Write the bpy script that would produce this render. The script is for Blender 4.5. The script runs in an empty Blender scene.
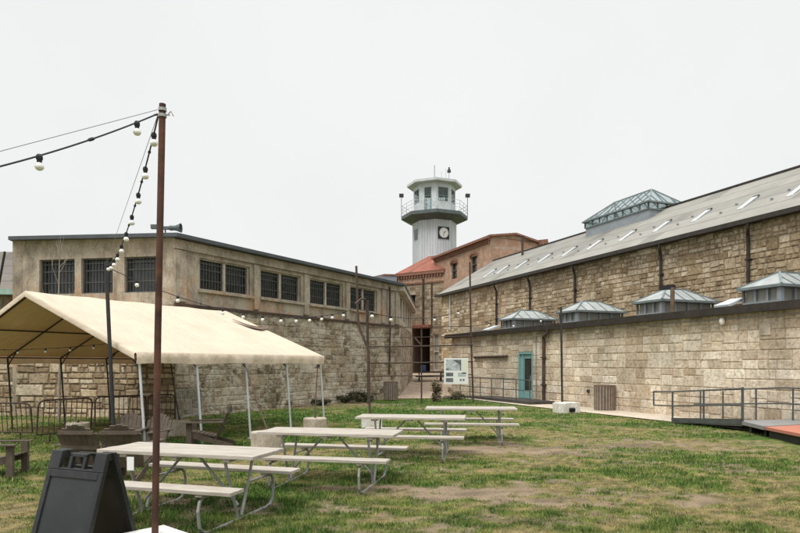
import bpy, math, random
import numpy as np
from mathutils import Vector, Matrix
random.seed(7); rng = np.random.default_rng(7)
S = bpy.context.scene
COL = S.collection
R_ = math.radians
EYE = 1.74; HZ = 364.0; F = 622.0
# ---------------------------------------------------------------- camera
cd = bpy.data.cameras.new('camera'); cam = bpy.data.objects.new('camera', cd); COL.objects.link(cam)
cam.location = (0, 0, EYE); cam.rotation_euler = (R_(90), 0, 0)
cd.sensor_fit = 'HORIZONTAL'; cd.sensor_width = 36; cd.lens = 36*F/800
cd.shift_y = (HZ-266.5)/800; cd.clip_end = 2000
S.camera = cam
# ---------------------------------------------------------------- sky and sun
SUN_EL, SUN_AZ = 58, 215          # azimuth clockwise from +Y (the view direction): behind the camera, to the left
w = bpy.data.worlds.new('World'); S.world = w; w.use_nodes = True
nt = w.node_tree; nt.nodes.clear()
def wn(t, **k):
    n = nt.nodes.new(t)
    for a, b in k.items(): setattr(n, a, b)
    return n
sky = wn('ShaderNodeTexSky', sky_type='NISHITA', sun_disc=False)
sky.sun_elevation = R_(SUN_EL); sky.sun_rotation = R_(SUN_AZ); sky.air_density = 1; sky.dust_density = 4
hs = wn('ShaderNodeHueSaturation'); hs.inputs['Saturation'].default_value = .25
nt.links.new(sky.outputs[0], hs.inputs['Color'])
tc = wn('ShaderNodeTexCoord'); sp = wn('ShaderNodeSeparateXYZ'); nt.links.new(tc.outputs['Generated'], sp.inputs[0])
mr = wn('ShaderNodeMapRange', interpolation_type='SMOOTHSTEP')
mr.inputs['From Min'].default_value = .5; mr.inputs['From Max'].default_value = .95
mr.inputs['To Min'].default_value = 6.85; mr.inputs['To Max'].default_value = 19.0
nt.links.new(sp.outputs['Z'], mr.inputs['Value'])
cn = wn('ShaderNodeTexNoise'); cn.inputs['Scale'].default_value = 1.6; cn.inputs['Detail'].default_value = 4
nt.links.new(tc.outputs['Generated'], cn.inputs['Vector'])
cm = wn('ShaderNodeMapRange'); cm.inputs['From Min'].default_value = .3; cm.inputs['From Max'].default_value = .7
cm.inputs['To Min'].default_value = .955; cm.inputs['To Max'].default_value = 1.035
nt.links.new(cn.outputs[0], cm.inputs['Value'])
mu = wn('ShaderNodeMath', operation='MULTIPLY'); nt.links.new(mr.outputs[0], mu.inputs[0]); nt.links.new(cm.outputs[0], mu.inputs[1])
vm = wn('ShaderNodeVectorMath', operation='SCALE'); vm.inputs[0].default_value = (.985, 1.0, 1.0); nt.links.new(mu.outputs[0], vm.inputs['Scale'])
mx = wn('ShaderNodeMixRGB'); mx.inputs[0].default_value = .93
nt.links.new(hs.outputs[0], mx.inputs[1]); nt.links.new(vm.outputs[0], mx.inputs[2])
bg = wn('ShaderNodeBackground'); bg.inputs['Strength'].default_value = .1
wo = wn('ShaderNodeOutputWorld'); nt.links.new(mx.outputs[0], bg.inputs[0]); nt.links.new(bg.outputs[0], wo.inputs[0])
sd = bpy.data.lights.new('sun', 'SUN'); sd.energy = 1.5; sd.angle = R_(22); sd.color = (1, .96, .9)
so = bpy.data.objects.new('sun', sd); COL.objects.link(so)
az, el = R_(SUN_AZ), R_(SUN_EL)
sv = Vector((math.sin(az)*math.cos(el), math.cos(az)*math.cos(el), math.sin(el)))
so.rotation_euler = sv.to_track_quat('Z', 'Y').to_euler(); so.location = sv*60
vs = S.view_settings; vs.view_transform = 'Standard'; vs.look = 'None'; vs.gamma = 1; vs.use_curve_mapping = False
vs.exposure = .43

# ---------------------------------------------------------------- frames, things, mesh builder
class Fr:
    def __init__(s, x, y, deg): s.o = (x, y); s.a = R_(deg); s.c, s.s = math.cos(s.a), math.sin(s.a)
    def w(s, p): return Vector((s.o[0]+p[0]*s.c-p[1]*s.s, s.o[1]+p[0]*s.s+p[1]*s.c, p[2] if len(p) > 2 else 0))
    def l(s, p):
        x, y = p[0]-s.o[0], p[1]-s.o[1]
        return Vector((x*s.c+y*s.s, -x*s.s+y*s.c, p[2] if len(p) > 2 else 0))
W = Fr(0, 0, 0)
RB = Fr(0, 0, 21.38)             # right block: x = distance across (u), y = along the wall (v)
LB = Fr(-7.31, 20.2, 59.25)      # left building: x along its long wall, y into the building
ORG = {}
def tag(o, label=None, cat=None, group=None, kind=None):
    if label: o['label'] = label
    if cat: o['category'] = cat
    if group: o['group'] = group
    if kind: o['kind'] = kind
    return o
def thing(name, label, cat, fr=W, org=(0, 0, 0), group=None):
    o = bpy.data.objects.new(name, None); COL.objects.link(o); o.empty_display_size = .2
    o.location = fr.w(org); o.rotation_euler = (0, 0, fr.a)
    ORG[o.name] = (Vector(org), fr)
    return tag(o, label, cat, group)
def copy_tree(o, parent=None):
    c = o.copy(); COL.objects.link(c); c.parent = parent
    for ch in list(o.children): copy_tree(ch, c)
    return c
class MB:
    def __init__(s): s.v = []; s.f = []; s.c = []; s.col = (0.5, 0.5, 1)
    def add(s, vs_, fs):
        b = len(s.v); s.v += [tuple(v) for v in vs_]
        for f in fs: s.f.append(tuple(b+i for i in f)); s.c.append(s.col)
        return s
    def box(s, x0, y0, z0, x1, y1, z1):
        return s.add([(x0,y0,z0),(x1,y0,z0),(x1,y1,z0),(x0,y1,z0),(x0,y0,z1),(x1,y0,z1),(x1,y1,z1),(x0,y1,z1)],
            [(0,3,2,1),(4,5,6,7),(0,1,5,4),(1,2,6,5),(2,3,7,6),(3,0,4,7)])
    def cbox(s, c, d, rz=0, rx=0, ry=0):
        M = Matrix.Rotation(rz, 3, 'Z') @ Matrix.Rotation(ry, 3, 'Y') @ Matrix.Rotation(rx, 3, 'X')
        h = [x/2 for x in d]; vs_ = []
        for z in (-1, 1):
            for x, y in ((-1,-1),(1,-1),(1,1),(-1,1)): vs_.append(Vector(c)+M@Vector((x*h[0], y*h[1], z*h[2])))
        return s.add(vs_, [(0,3,2,1),(4,5,6,7),(0,1,5,4),(1,2,6,5),(2,3,7,6),(3,0,4,7)])
    def bar(s, a, b, wd, th, up=(0, 0, 1)):
        a, b = Vector(a), Vector(b); t = (b-a).normalized(); u = Vector(up)
        if abs(t.dot(u)) > .98: u = Vector((1, 0, 0))
        r = t.cross(u).normalized(); u = r.cross(t).normalized()
        vs_ = [p+r*i*wd/2+u*j*th/2 for p in (a, b) for i, j in ((-1,-1),(1,-1),(1,1),(-1,1))]
        return s.add(vs_, [(0,3,2,1),(4,5,6,7),(0,1,5,4),(1,2,6,5),(2,3,7,6),(3,0,4,7)])
    def tube(s, pts, r, n=8, cap=True):
        pts = [Vector(p) for p in pts]; m = len(pts); rs = r if isinstance(r, (list, tuple)) else [r]*m
        vs_ = []; pu = None
        for i, p in enumerate(pts):
            t = (pts[min(i+1, m-1)]-pts[max(i-1, 0)]).normalized()
            if pu is None: pu = Vector((0, 0, 1)) if abs(t.z) < .9 else Vector((1, 0, 0))
            a = t.cross(pu).normalized(); pu = a.cross(t).normalized()
            for k in range(n):
                q = 2*math.pi*k/n; vs_.append(p+(a*math.cos(q)+pu*math.sin(q))*rs[i])
        fs = [(i*n+k, i*n+(k+1) % n, (i+1)*n+(k+1) % n, (i+1)*n+k) for i in range(m-1) for k in range(n)]
        if cap: fs += [tuple(range(n))[::-1], tuple((m-1)*n+k for k in range(n))]
        return s.add(vs_, fs)
    def lathe(s, c, prof, n=16, a0=0, cap=True):
        vs_ = [(c[0]+r*math.cos(a0+2*math.pi*k/n), c[1]+r*math.sin(a0+2*math.pi*k/n), c[2]+z) for r, z in prof for k in range(n)]
        m = len(prof)
        fs = [(i*n+k, i*n+(k+1) % n, (i+1)*n+(k+1) % n, (i+1)*n+k) for i in range(m-1) for k in range(n)]
        if cap: fs += [tuple(range(n))[::-1], tuple((m-1)*n+k for k in range(n))]
        return s.add(vs_, fs)
    def prism(s, poly, z0, z1):
        n = len(poly)
        return s.add([(p[0], p[1], z0) for p in poly]+[(p[0], p[1], z1) for p in poly],
            [tuple(range(n))[::-1], tuple(range(n, 2*n))]+[(i, (i+1) % n, n+(i+1) % n, n+i) for i in range(n)])
    def slab(s, a, b, c, d, t):         # a thick sheet on four points, thickened downwards along its normal
        a, b, c, d = map(Vector, (a, b, c, d)); nrm = (b-a).cross(d-a).normalized()
        if nrm.z < 0: nrm = -nrm
        vs_ = [a, b, c, d]+[p-nrm*t for p in (a, b, c, d)]
        return s.add(vs_, [(0,1,2,3),(7,6,5,4),(0,4,5,1),(1,5,6,2),(2,6,7,3),(3,7,4,0)])
    def build(s, name, mat, parent=None, fr=None, smooth=False, bevel=0, world=False, label=None):
        if parent is not None: org, pf = ORG[parent.name]
        else: org, pf = Vector((0, 0, 0)), W
        V = np.array(s.v, dtype=np.float64)
        me = bpy.data.meshes.new(name)
        loc = V-np.array(org)
        me.from_pydata(loc.tolist(), [], s.f); me.update()
        # uv in metres
        uv = me.uv_layers.new(name='UVMap'); ca = me.color_attributes.new('Col', 'FLOAT_COLOR', 'CORNER')
        nl = len(me.loops); U = np.zeros((nl, 2)); C = np.ones((nl, 4))
        for p, cc in zip(me.polygons, s.c):
            n = p.normal
            if abs(n.z) > .995: t = Vector((1, 0, 0)); b = Vector((0, 1, 0))
            else:
                t = Vector((-n.y, n.x, 0)).normalized()
                if abs(t.x) > abs(t.y)*1.0001 and t.x < 0 or abs(t.x) <= abs(t.y) and t.y < 0: t = -t
                b = n.cross(t)
                if b.z < 0: b = -b
            for li in p.loop_indices:
                q = V[me.loops[li].vertex_index]; q = Vector(q)
                U[li] = (q.dot(t), q.dot(b)); C[li, :3] = cc
        uv.data.foreach_set('uv', U.ravel()); ca.data.foreach_set('color', C.ravel())
        if smooth: me.polygons.foreach_set('use_smooth', [True]*len(me.polygons))
        me.materials.append(mat)
        o = bpy.data.objects.new(name, me); COL.objects.link(o)
        if parent is not None: o.parent = parent; ORG[o.name] = (org, pf)
        if bevel:
            m = o.modifiers.new('bevel', 'BEVEL'); m.width = bevel; m.segments = 2; m.limit_method = 'ANGLE'; m.angle_limit = R_(40)
        if label: o['label'] = label
        return o
    def solo(s, name, mat, label, cat, fr=W, org=(0, 0, 0), group=None, kind=None, **k):
        s.v = [tuple(Vector(v)-Vector(org)) for v in s.v]
        o = s.build(name, mat, **k); o.location = fr.w(org); o.rotation_euler = (0, 0, fr.a)
        ORG[o.name] = (Vector(org), fr)
        return tag(o, label, cat, group, kind)

# ---------------------------------------------------------------- materials
class NT:
    def __init__(s, name):
        s.m = bpy.data.materials.new(name); s.m.use_nodes = True; s.t = s.m.node_tree; s.t.nodes.clear()
        s.out = s.n('ShaderNodeOutputMaterial'); s.b = s.n('ShaderNodeBsdfPrincipled'); s.l(s.b.outputs[0], s.out.inputs[0])
        s.tc = s.n('ShaderNodeTexCoord')
    def n(s, t, **k):
        x = s.t.nodes.new(t)
        for a, b in k.items(): setattr(x, a, b)
        return x
    def l(s, a, b): s.t.links.new(a, b)
    def noise(s, sc, det=5, rough=.6, vec=None, scl=None, dist=0):
        x = s.n('ShaderNodeTexNoise'); x.inputs['Scale'].default_value = sc; x.inputs['Detail'].default_value = det
        x.inputs['Roughness'].default_value = rough; x.inputs['Distortion'].default_value = dist
        v = vec or s.tc.outputs['Object']
        if scl:
            mp = s.n('ShaderNodeMapping'); mp.inputs['Scale'].default_value = scl; s.l(v, mp.inputs[0]); v = mp.outputs[0]
        s.l(v, x.inputs['Vector']); return x.outputs[0]
    def ramp(s, v, stops):
        x = s.n('ShaderNodeValToRGB'); e = x.color_ramp.elements
        while len(e) < len(stops): e.new(.5)
        for q, (p, c) in zip(e, stops):
            q.position = p; q.color = (c, c, c, 1) if isinstance(c, (int, float)) else (*c, 1)
        s.l(v, x.inputs[0]); return x.outputs[0]
    def mix(s, f, a, b, mode='MIX'):
        x = s.n('ShaderNodeMixRGB', blend_type=mode)
        for i, q in ((0, f), (1, a), (2, b)):
            if isinstance(q, (int, float)): x.inputs[i].default_value = q if i == 0 else (q, q, q, 1)
            elif isinstance(q, tuple): x.inputs[i].default_value = (*q, 1)
            else: s.l(q, x.inputs[i])
        return x.outputs[0]
    def bump(s, h, st=.4, d=.02):
        x = s.n('ShaderNodeBump'); x.inputs['Strength'].default_value = st; x.inputs['Distance'].default_value = d
        s.l(h, x.inputs['Height']); s.l(x.outputs[0], s.b.inputs['Normal'])
    def fin(s, col, rough=.8, metal=0, spec=.3):
        if isinstance(col, tuple): s.b.inputs['Base Color'].default_value = (*col, 1)
        else: s.l(col, s.b.inputs['Base Color'])
        if isinstance(rough, (int, float)): s.b.inputs['Roughness'].default_value = rough
        else: s.l(rough, s.b.inputs['Roughness'])
        s.b.inputs['Metallic'].default_value = metal; s.b.inputs['Specular IOR Level'].default_value = spec
        return s.m
def plain(name, c, rough=.7, metal=0, var=.25, sc=6, dirt=None, dirt_amt=.5, bump=.15, spec=.3, streak=False):
    n = NT(name)
    a = n.noise(sc, 6, .65)
    f = n.ramp(a, [(.3, 1-var), (.7, 1+var)])
    col = n.mix(1.0, c, f, 'MULTIPLY')
    if dirt:
        d = n.noise(sc*.45, 8, .7, scl=(3, 3, .35) if streak else None)
        m = n.ramp(d, [(.48, 0.0), (.7, dirt_amt)]); col = n.mix(m, col, dirt)
    if bump: n.bump(n.noise(sc*8, 5), bump, .01)
    return n.fin(col, rough, metal, spec)
def stone_mat(name, stops, mortar, stain, plaster=None, blot=.35, sc=1.0):
    n = NT(name); at = n.n('ShaderNodeAttribute', attribute_name='Col'); sp = n.n('ShaderNodeSeparateColor'); n.l(at.outputs['Color'], sp.inputs[0])
    base = n.ramp(sp.outputs[0], stops)
    br = n.ramp(sp.outputs[1], [(0, .86), (1, 1.1)]); base = n.mix(1.0, base, br, 'MULTIPLY')
    sp.outputs[2]
    col = n.mix(sp.outputs[2], mortar, base)
    mot = n.ramp(n.noise(9, 8, .72), [(.28, 1-blot), (.5, 1.0), (.75, 1+blot*.6)]); col = n.mix(1.0, col, mot, 'MULTIPLY')
    rust = n.ramp(n.noise(2.3, 8, .7, dist=.6), [(.52, 0.0), (.72, .55)]); col = n.mix(rust, col, stain)
    big = n.ramp(n.noise(.55, 5, .6, scl=(1, 1, .6)), [(.35, .74), (.62, 1.12)]); col = n.mix(1.0, col, big, 'MULTIPLY')
    dark = n.ramp(n.noise(1.3, 9, .75, scl=(1.6, 1.6, .3)), [(.56, 0.0), (.76, .5)]); col = n.mix(dark, col, (.07, .06, .045))
    h = n.noise(14, 8, .7)
    if plaster:
        pm = n.ramp(n.noise(1.1, 12, .76, dist=.9), [(.47, 0.0), (.56, .74)])
        pc = n.ramp(n.noise(6, 8, .7), [(.3, tuple(x*.62 for x in plaster)), (.7, plaster)])
        col = n.mix(pm, col, pc); h = n.mix(.25, h, pm)
    n.bump(h, .8, .035)
    return n.fin(col, .92, 0, .15)
M = {}
M['ashlar'] = stone_mat('cream_ashlar', [(0, (.42, .33, .23)), (.2, (.56, .46, .34)), (.5, (.65, .555, .43)), (.8, (.76, .68, .555)), (.93, (.66, .56, .44)), (1, (.52, .37, .22))],
    (.48, .40, .295), (.43, .29, .16), blot=.6)
M['ashlar_b'] = stone_mat('brown_ashlar', [(0, (.26, .19, .115)), (.25, (.42, .32, .20)), (.55, (.54, .435, .30)), (.85, (.72, .62, .47)), (1, (.48, .34, .20))],
    (.33, .25, .165), (.24, .165, .09), blot=.7)
M['rubble'] = stone_mat('rubble_stone', [(0, (.15, .11, .075)), (.3, (.28, .215, .145)), (.6, (.38, .30, .21)), (1, (.49, .41, .30))],
    (.34, .29, .22), (.30, .19, .11), plaster=(.72, .655, .555), blot=.8)
M['rubble_b'] = stone_mat('schist_blocks', [(0, (.27, .20, .13)), (.3, (.42, .32, .21)), (.6, (.52, .41, .28)), (1, (.62, .53, .40))],
    (.22, .17, .12), (.34, .21, .11), blot=.7)
M['hubstone'] = stone_mat('hub_stone', [(0, (.20, .155, .10)), (.4, (.34, .27, .185)), (1, (.46, .38, .27))], (.24, .20, .15), (.24, .15, .09))
def brick_mat(name, a, b, mo):
    n = NT(name); br = n.n('ShaderNodeTexBrick'); n.l(n.tc.outputs['UV'], br.inputs['Vector'])
    for k, v in (('Color1', a), ('Color2', b), ('Mortar', mo)): br.inputs[k].default_value = (*v, 1)
    for k, v in (('Scale', 1), ('Mortar Size', .008), ('Brick Width', .24), ('Row Height', .085)): br.inputs[k].default_value = v
    mot = n.ramp(n.noise(2.2, 9, .78), [(.3, .5), (.5, .95), (.7, 1.35)]); col = n.mix(1.0, br.outputs[0], mot, 'MULTIPLY'); col = n.mix(n.ramp(n.noise(1.6, 9, .8), [(.5, 0.0), (.62, .45)]), col, (.40, .30, .21))
    n.bump(br.outputs['Fac'], .3, -.01); return n.fin(col, .9, 0, .15)
M['brick'] = brick_mat('salmon_brick', (.45, .275, .195), (.38, .23, .155), (.42, .33, .26))
M['redbrick'] = plain('red_brick_trim', (.23, .115, .08), .9, var=.35, sc=5, bump=.4)
def concrete(name, c, dk, rs, low=False):
    n = NT(name)
    a = n.ramp(n.noise(2.5, 8, .7), [(.3, .72), (.7, 1.18)]); col = n.mix(1.0, c, a, 'MULTIPLY')
    blo = n.ramp(n.noise(.8, 9, .72, dist=.7), [(.42, 0.0), (.6, .6)]); col = n.mix(blo, col, tuple(min(1, x*1.22+.02) for x in c))
    st = n.ramp(n.noise(1.5, 10, .78, scl=(1.7, 1.7, .75), dist=.4), [(.47, 0.0), (.64, .7)]); col = n.mix(st, col, dk)
    ru = n.ramp(n.noise(1.3, 10, .78, scl=(1.2, 1.2, .8), dist=.6), [(.5, 0.0), (.66, .6)])
    if low:      # rust and damp run down from the sills and the ledge of this wall
        sp = n.n('ShaderNodeSeparateXYZ'); n.l(n.tc.outputs['Object'], sp.inputs[0]); hi = n.n('ShaderNodeMapRange')
        for k, v in (('From Min', 4.9), ('From Max', 4.1), ('To Min', .15), ('To Max', 1.7)): hi.inputs[k].default_value = v
        n.l(sp.outputs['Z'], hi.inputs['Value']); m = n.n('ShaderNodeMath', operation='MULTIPLY', use_clamp=True); n.l(ru, m.inputs[0]); n.l(hi.outputs[0], m.inputs[1]); ru = m.outputs[0]
    if low:
        dr = n.ramp(n.noise(2.2, 8, .75, scl=(3.2, 3.2, .3)), [(.55, 0.0), (.68, .55)]); col = n.mix(dr, col, (.12, .10, .08))
    col = n.mix(ru, col, rs)
    sp = n.ramp(n.noise(18, 6, .7), [(.35, .82), (.65, 1.1)]); col = n.mix(1.0, col, sp, 'MULTIPLY')
    n.bump(n.noise(20, 8, .7), .4, .02); return n.fin(col, .92, 0, .2)
M['conc'] = concrete('stained_concrete', (.42, .365, .29), (.15, .125, .10), (.50, .27, .13), True)
M['conc_l'] = concrete('light_concrete', (.54, .48, .40), (.20, .175, .14), (.38, .27, .16))
M['drum'] = concrete('cast_concrete', (.50, .44, .35), (.24, .20, .15), (.36, .25, .15))
M['block'] = concrete('white_concrete_block', (.74, .72, .67), (.42, .38, .32), (.55, .45, .33))
M['path'] = concrete('concrete_path', (.60, .52, .42), (.40, .34, .27), (.46, .36, .26))
M['path2'] = concrete('worn_passage_paving', (.42, .33, .245), (.22, .18, .14), (.34, .25, .17))
M['redceil'] = plain('red_rust_paint', (.28, .09, .05), .8, var=.3)
M['cap'] = plain('dark_roof_edge', (.055, .05, .045), .75, var=.35, sc=3, dirt=(.14, .12, .10), dirt_amt=.6)
M['gutter'] = plain('bronze_gutter', (.05, .042, .036), .5, .3, var=.3, sc=3)
M['greycap'] = plain('grey_metal_coping', (.15, .165, .18), .5, .3, var=.2, sc=2)
def slate(name, a, b, rowh, bw, mo=.6):
    n = NT(name); br = n.n('ShaderNodeTexBrick'); n.l(n.tc.outputs['UV'], br.inputs['Vector'])
    for k, v in (('Color1', a), ('Color2', b), ('Mortar', tuple(x*mo for x in a))): br.inputs[k].default_value = (*v, 1)
    for k, v in (('Scale', 1), ('Mortar Size', .012), ('Brick Width', bw), ('Row Height', rowh)): br.inputs[k].default_value = v
    m = n.ramp(n.noise(.7, 7, .7), [(.3, .82), (.7, 1.12)]); col = n.mix(1.0, br.outputs[0], m, 'MULTIPLY')
    m2 = n.ramp(n.noise(1.2, 8, .7, vec=n.tc.outputs['UV'], scl=(2.5, .25, 1)), [(.35, .86), (.65, 1.08)]); col = n.mix(1.0, col, m2, 'MULTIPLY')
    n.bump(br.outputs['Fac'], .35, -.012); return n.fin(col, .75, 0, .3)
M['roof'] = slate('grey_beige_shingles', (.29, .276, .245), (.235, .224, .20), .2, .32, .7)
M['slate'] = slate('weathered_slate', (.22, .19, .165), (.13, .115, .10), .2, .3)
M['slate_d'] = slate('dark_slate', (.09, .095, .105), (.06, .065, .075), .2, .3)
n = NT('red_standing_seam')
wv = n.n('ShaderNodeTexWave', wave_type='BANDS', bands_direction='X'); wv.inputs['Scale'].default_value = .55; wv.inputs['Distortion'].default_value = 0
n.l(n.tc.outputs['UV'], wv.inputs['Vector']); sm = n.ramp(wv.outputs[0], [(.0, 0.0), (.9, 0.0), (1, 1.0)])
col = n.mix(1.0, (.27, .092, .06), n.ramp(n.noise(1.4, 7, .7), [(.3, .7), (.7, 1.25)]), 'MULTIPLY')
col = n.mix(n.ramp(n.noise(2, 8, .7), [(.55, 0.0), (.75, .5)]), col, (.36, .21, .15))
col = n.mix(n.mix(1.0, sm, .5, 'MULTIPLY'), col, (.12, .045, .03)); n.bump(sm, .8, .06); M['redroof'] = n.fin(col, .7, 0, .3)
n = NT('white_corrugated_siding')
wv = n.n('ShaderNodeTexWave', wave_type='BANDS', bands_direction='X'); wv.inputs['Scale'].default_value = .95
n.l(n.tc.outputs['UV'], wv.inputs['Vector']); sm = n.ramp(wv.outputs[0], [(.0, 0.0), (.15, 1.0), (.85, 1.0), (1, 0.0)])
col = n.mix(1.0, (.56, .60, .625), n.ramp(n.noise(.8, 7, .7, scl=(2, 2, .3)), [(.3, .82), (.7, 1.1)]), 'MULTIPLY')
col = n.mix(n.mix(1.0, sm, .35, 'MULTIPLY'), n.mix(1.0, col, .8, 'MULTIPLY'), n.mix(1.0, col, 1.15, 'MULTIPLY'))
n.bump(sm, .7, .06); M['siding'] = n.fin(col, .6, 0, .3)
M['white'] = plain('white_metal_paint', (.56, .60, .62), .5, 0, var=.12, sc=3, dirt=(.35, .33, .29), dirt_amt=.5)
M['greym'] = plain('grey_painted_steel', (.28, .31, .33), .55, .2, var=.15, sc=3)
M['edge'] = plain('dark_grey_roof_edge', (.085, .095, .105), .55, .2, var=.2, sc=2)
M['tanks'] = plain('gallery_steel', (.10, .12, .125), .6, .2, var=.25, sc=2)
M['decksteel'] = plain('grey_green_steel', (.19, .225, .225), .6, .2, var=.2, sc=3)
M['galv'] = plain('galvanised_pipe', (.34, .34, .33), .5, .35, var=.18, sc=8)
M['darkm'] = plain('dark_steel', (.045, .045, .045), .55, .3, var=.25, sc=5)
M['railm'] = plain('dark_grey_rail', (.10, .105, .10), .55, .3, var=.25, sc=5)
M['black'] = plain('black_rubber', (.02, .02, .022), .55, 0, var=.2)
M['rust'] = plain('rusty_red_steel', (.07, .036, .028), .75, .15, var=.45, sc=3, dirt=(.20, .08, .035), dirt_amt=.9, bump=.4)
M['rustd'] = plain('dark_rusty_pipe', (.075, .055, .045), .8, .15, var=.35, sc=4, dirt=(.14, .07, .04), dirt_amt=.7, bump=.3)
M['cable'] = plain('black_cable', (.03, .03, .04), .6, var=.1)
M['wire'] = plain('steel_wire', (.30, .30, .30), .5, .5, var=.1)
M['teal'] = plain('teal_door_paint', (.20, .37, .36), .55, 0, var=.12, sc=3, dirt=(.25, .38, .35), dirt_amt=.4)
M['copper'] = plain('green_copper', (.30, .44, .38), .7, 0, var=.3, sc=3)
M['woodw'] = plain('weathered_grey_wood', (.095, .074, .056), .85, 0, var=.3, sc=6, dirt=(.11, .09, .07), dirt_amt=.6, streak=True)
M['wooddk'] = plain('brown_wood', (.14, .10, .07), .85, 0, var=.3, sc=6)
M['bark'] = plain('pale_bark', (.27, .24, .205), .9, 0, var=.3, sc=12)
M['slatbin'] = plain('brown_slats', (.22, .175, .14), .8, 0, var=.25, sc=6)
M['reddeck'] = plain('red_deck_surface', (.45, .18, .12), .85, 0, var=.12, sc=5)
M['greydeck'] = plain('grey_deck_surface', (.25, .245, .24), .85, 0, var=.15, sc=5)
M['paper'] = plain('white_paper', (.72, .73, .72), .7, 0, var=.05)
M['globe'] = plain('frosted_bulb', (.84, .83, .79), .25, 0, var=.01, bump=0, spec=.5)
M['signplate'] = plain('sign_plate', (.72, .74, .72), .4, 0, var=.05, sc=2)
M['blackboard'] = plain('black_plastic', (.022, .023, .025), .42, 0, var=.15, sc=10, dirt=(.07, .07, .07), dirt_amt=.4, bump=.05)
M['boardface'] = plain('black_board_panel', (.026, .027, .03), .35, 0, var=.2, sc=3, dirt=(.055, .055, .055), dirt_amt=.6, bump=.03)
M['blue'] = plain('blue_plastic', (.05, .08, .2), .5, 0, var=.1)
n = NT('aged_table_boards')
g = n.noise(5, 8, .7, scl=(.5, 8, 8)); col = n.ramp(g, [(.25, (.20, .17, .14)), (.5, (.41, .37, .32)), (.75, (.55, .51, .455))])
col = n.mix(n.ramp(n.noise(2.2, 7, .7), [(.5, 0.0), (.75, .6)]), col, (.31, .24, .165)); n.bump(g, .3, .01); M['tablew'] = n.fin(col, .8, 0, .25)
# canopy fabric lets some light through
n = NT('cream_canopy_fabric')
col = n.mix(1.0, (.74, .635, .50), n.ramp(n.noise(1.1, 6, .6), [(.3, .90), (.7, 1.06)]), 'MULTIPLY')
col = n.mix(n.ramp(n.noise(2.4, 9, .75, scl=(1.6, .4, 1)), [(.52, 0.0), (.75, .18)]), col, (.42, .33, .22))
n.bump(n.noise(2.2, 5, .55, scl=(1.4, .5, 1)), .8, .09); n.fin(col, .75, 0, .2)
tl = n.n('ShaderNodeBsdfTranslucent'); tl.inputs[0].default_value = (.60, .345, .20, 1)
ms = n.n('ShaderNodeMixShader'); ms.inputs[0].default_value = .22; n.l(n.b.outputs[0], ms.inputs[1]); n.l(tl.outputs[0], ms.inputs[2]); n.l(ms.outputs[0], n.out.inputs[0])
M['fabric'] = n.m
def glass(name, tint, tr, rough=.12, dirty=(.3, .3, .28), dm=.3):
    n = NT(name); a = n.noise(2, 6, .65); col = n.mix(n.ramp(a, [(.4, 0.0), (.7, dm)]), tint, dirty); n.fin(col, rough, 0, .6)
    if tr:
        t = n.n('ShaderNodeBsdfTransparent'); t.inputs[0].default_value = (.9, .95, .95, 1); m = n.n('ShaderNodeMixShader'); m.inputs[0].default_value = tr
        n.l(n.b.outputs[0], m.inputs[1]); n.l(t.outputs[0], m.inputs[2]); n.l(m.outputs[0], n.out.inputs[0])
    return n.m
M['gdark'] = glass('dark_window_glass', (.018, .022, .025), 0, .15, (.07, .07, .065), .7)
M['gmon'] = glass('monitor_glass', (.26, .33, .33), .72, .15)
M['gtow'] = glass('lookout_glass', (.30, .34, .35), .85, .12)
M['gside'] = glass('skylight_side_glass', (.24, .24, .215), 0, .35, (.32, .31, .27), .6)
M['skymetal'] = plain('skylight_pale_panels', (.35, .37, .36), .5, .1, var=.2, sc=2, dirt=(.22, .225, .21), dirt_amt=.7, streak=True)
M['leaf'] = plain('dark_ivy_leaves', (.07, .07, .04), .7, 0, var=.45, sc=3, bump=0)
M['dry'] = plain('dry_brown_leaves', (.13, .10, .055), .85, 0, var=.4, sc=6, bump=0)

# ---------------------------------------------------------------- numpy noise
_P = rng.random((256, 256))
def vnoise(x, y):
    xi, yi = np.floor(x).astype(int), np.floor(y).astype(int); fx, fy = x-xi, y-yi
    fx = fx*fx*(3-2*fx); fy = fy*fy*(3-2*fy)
    g = lambda a, b: _P[a % 256, b % 256]
    return (g(xi, yi)*(1-fx)+g(xi+1, yi)*fx)*(1-fy)+(g(xi, yi+1)*(1-fx)+g(xi+1, yi+1)*fx)*fy
def fbm(x, y, o=5, g=.55):
    s = 0; a = 1; t = 0
    for i in range(o): s = s+a*vnoise(x*2**i+i*17.3, y*2**i+i*9.1); t += a; a *= g
    return s/t
def gp(px, py, z=0.0):                      # a ground point seen at a pixel of the photograph
    Y = F*(EYE-z)/(py-HZ); return ((px-400)/F*Y, Y)
def v_of(px, u): r = (px-400)/F; return u*(RB.c-RB.s*r)/(RB.s+RB.c*r)
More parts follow.
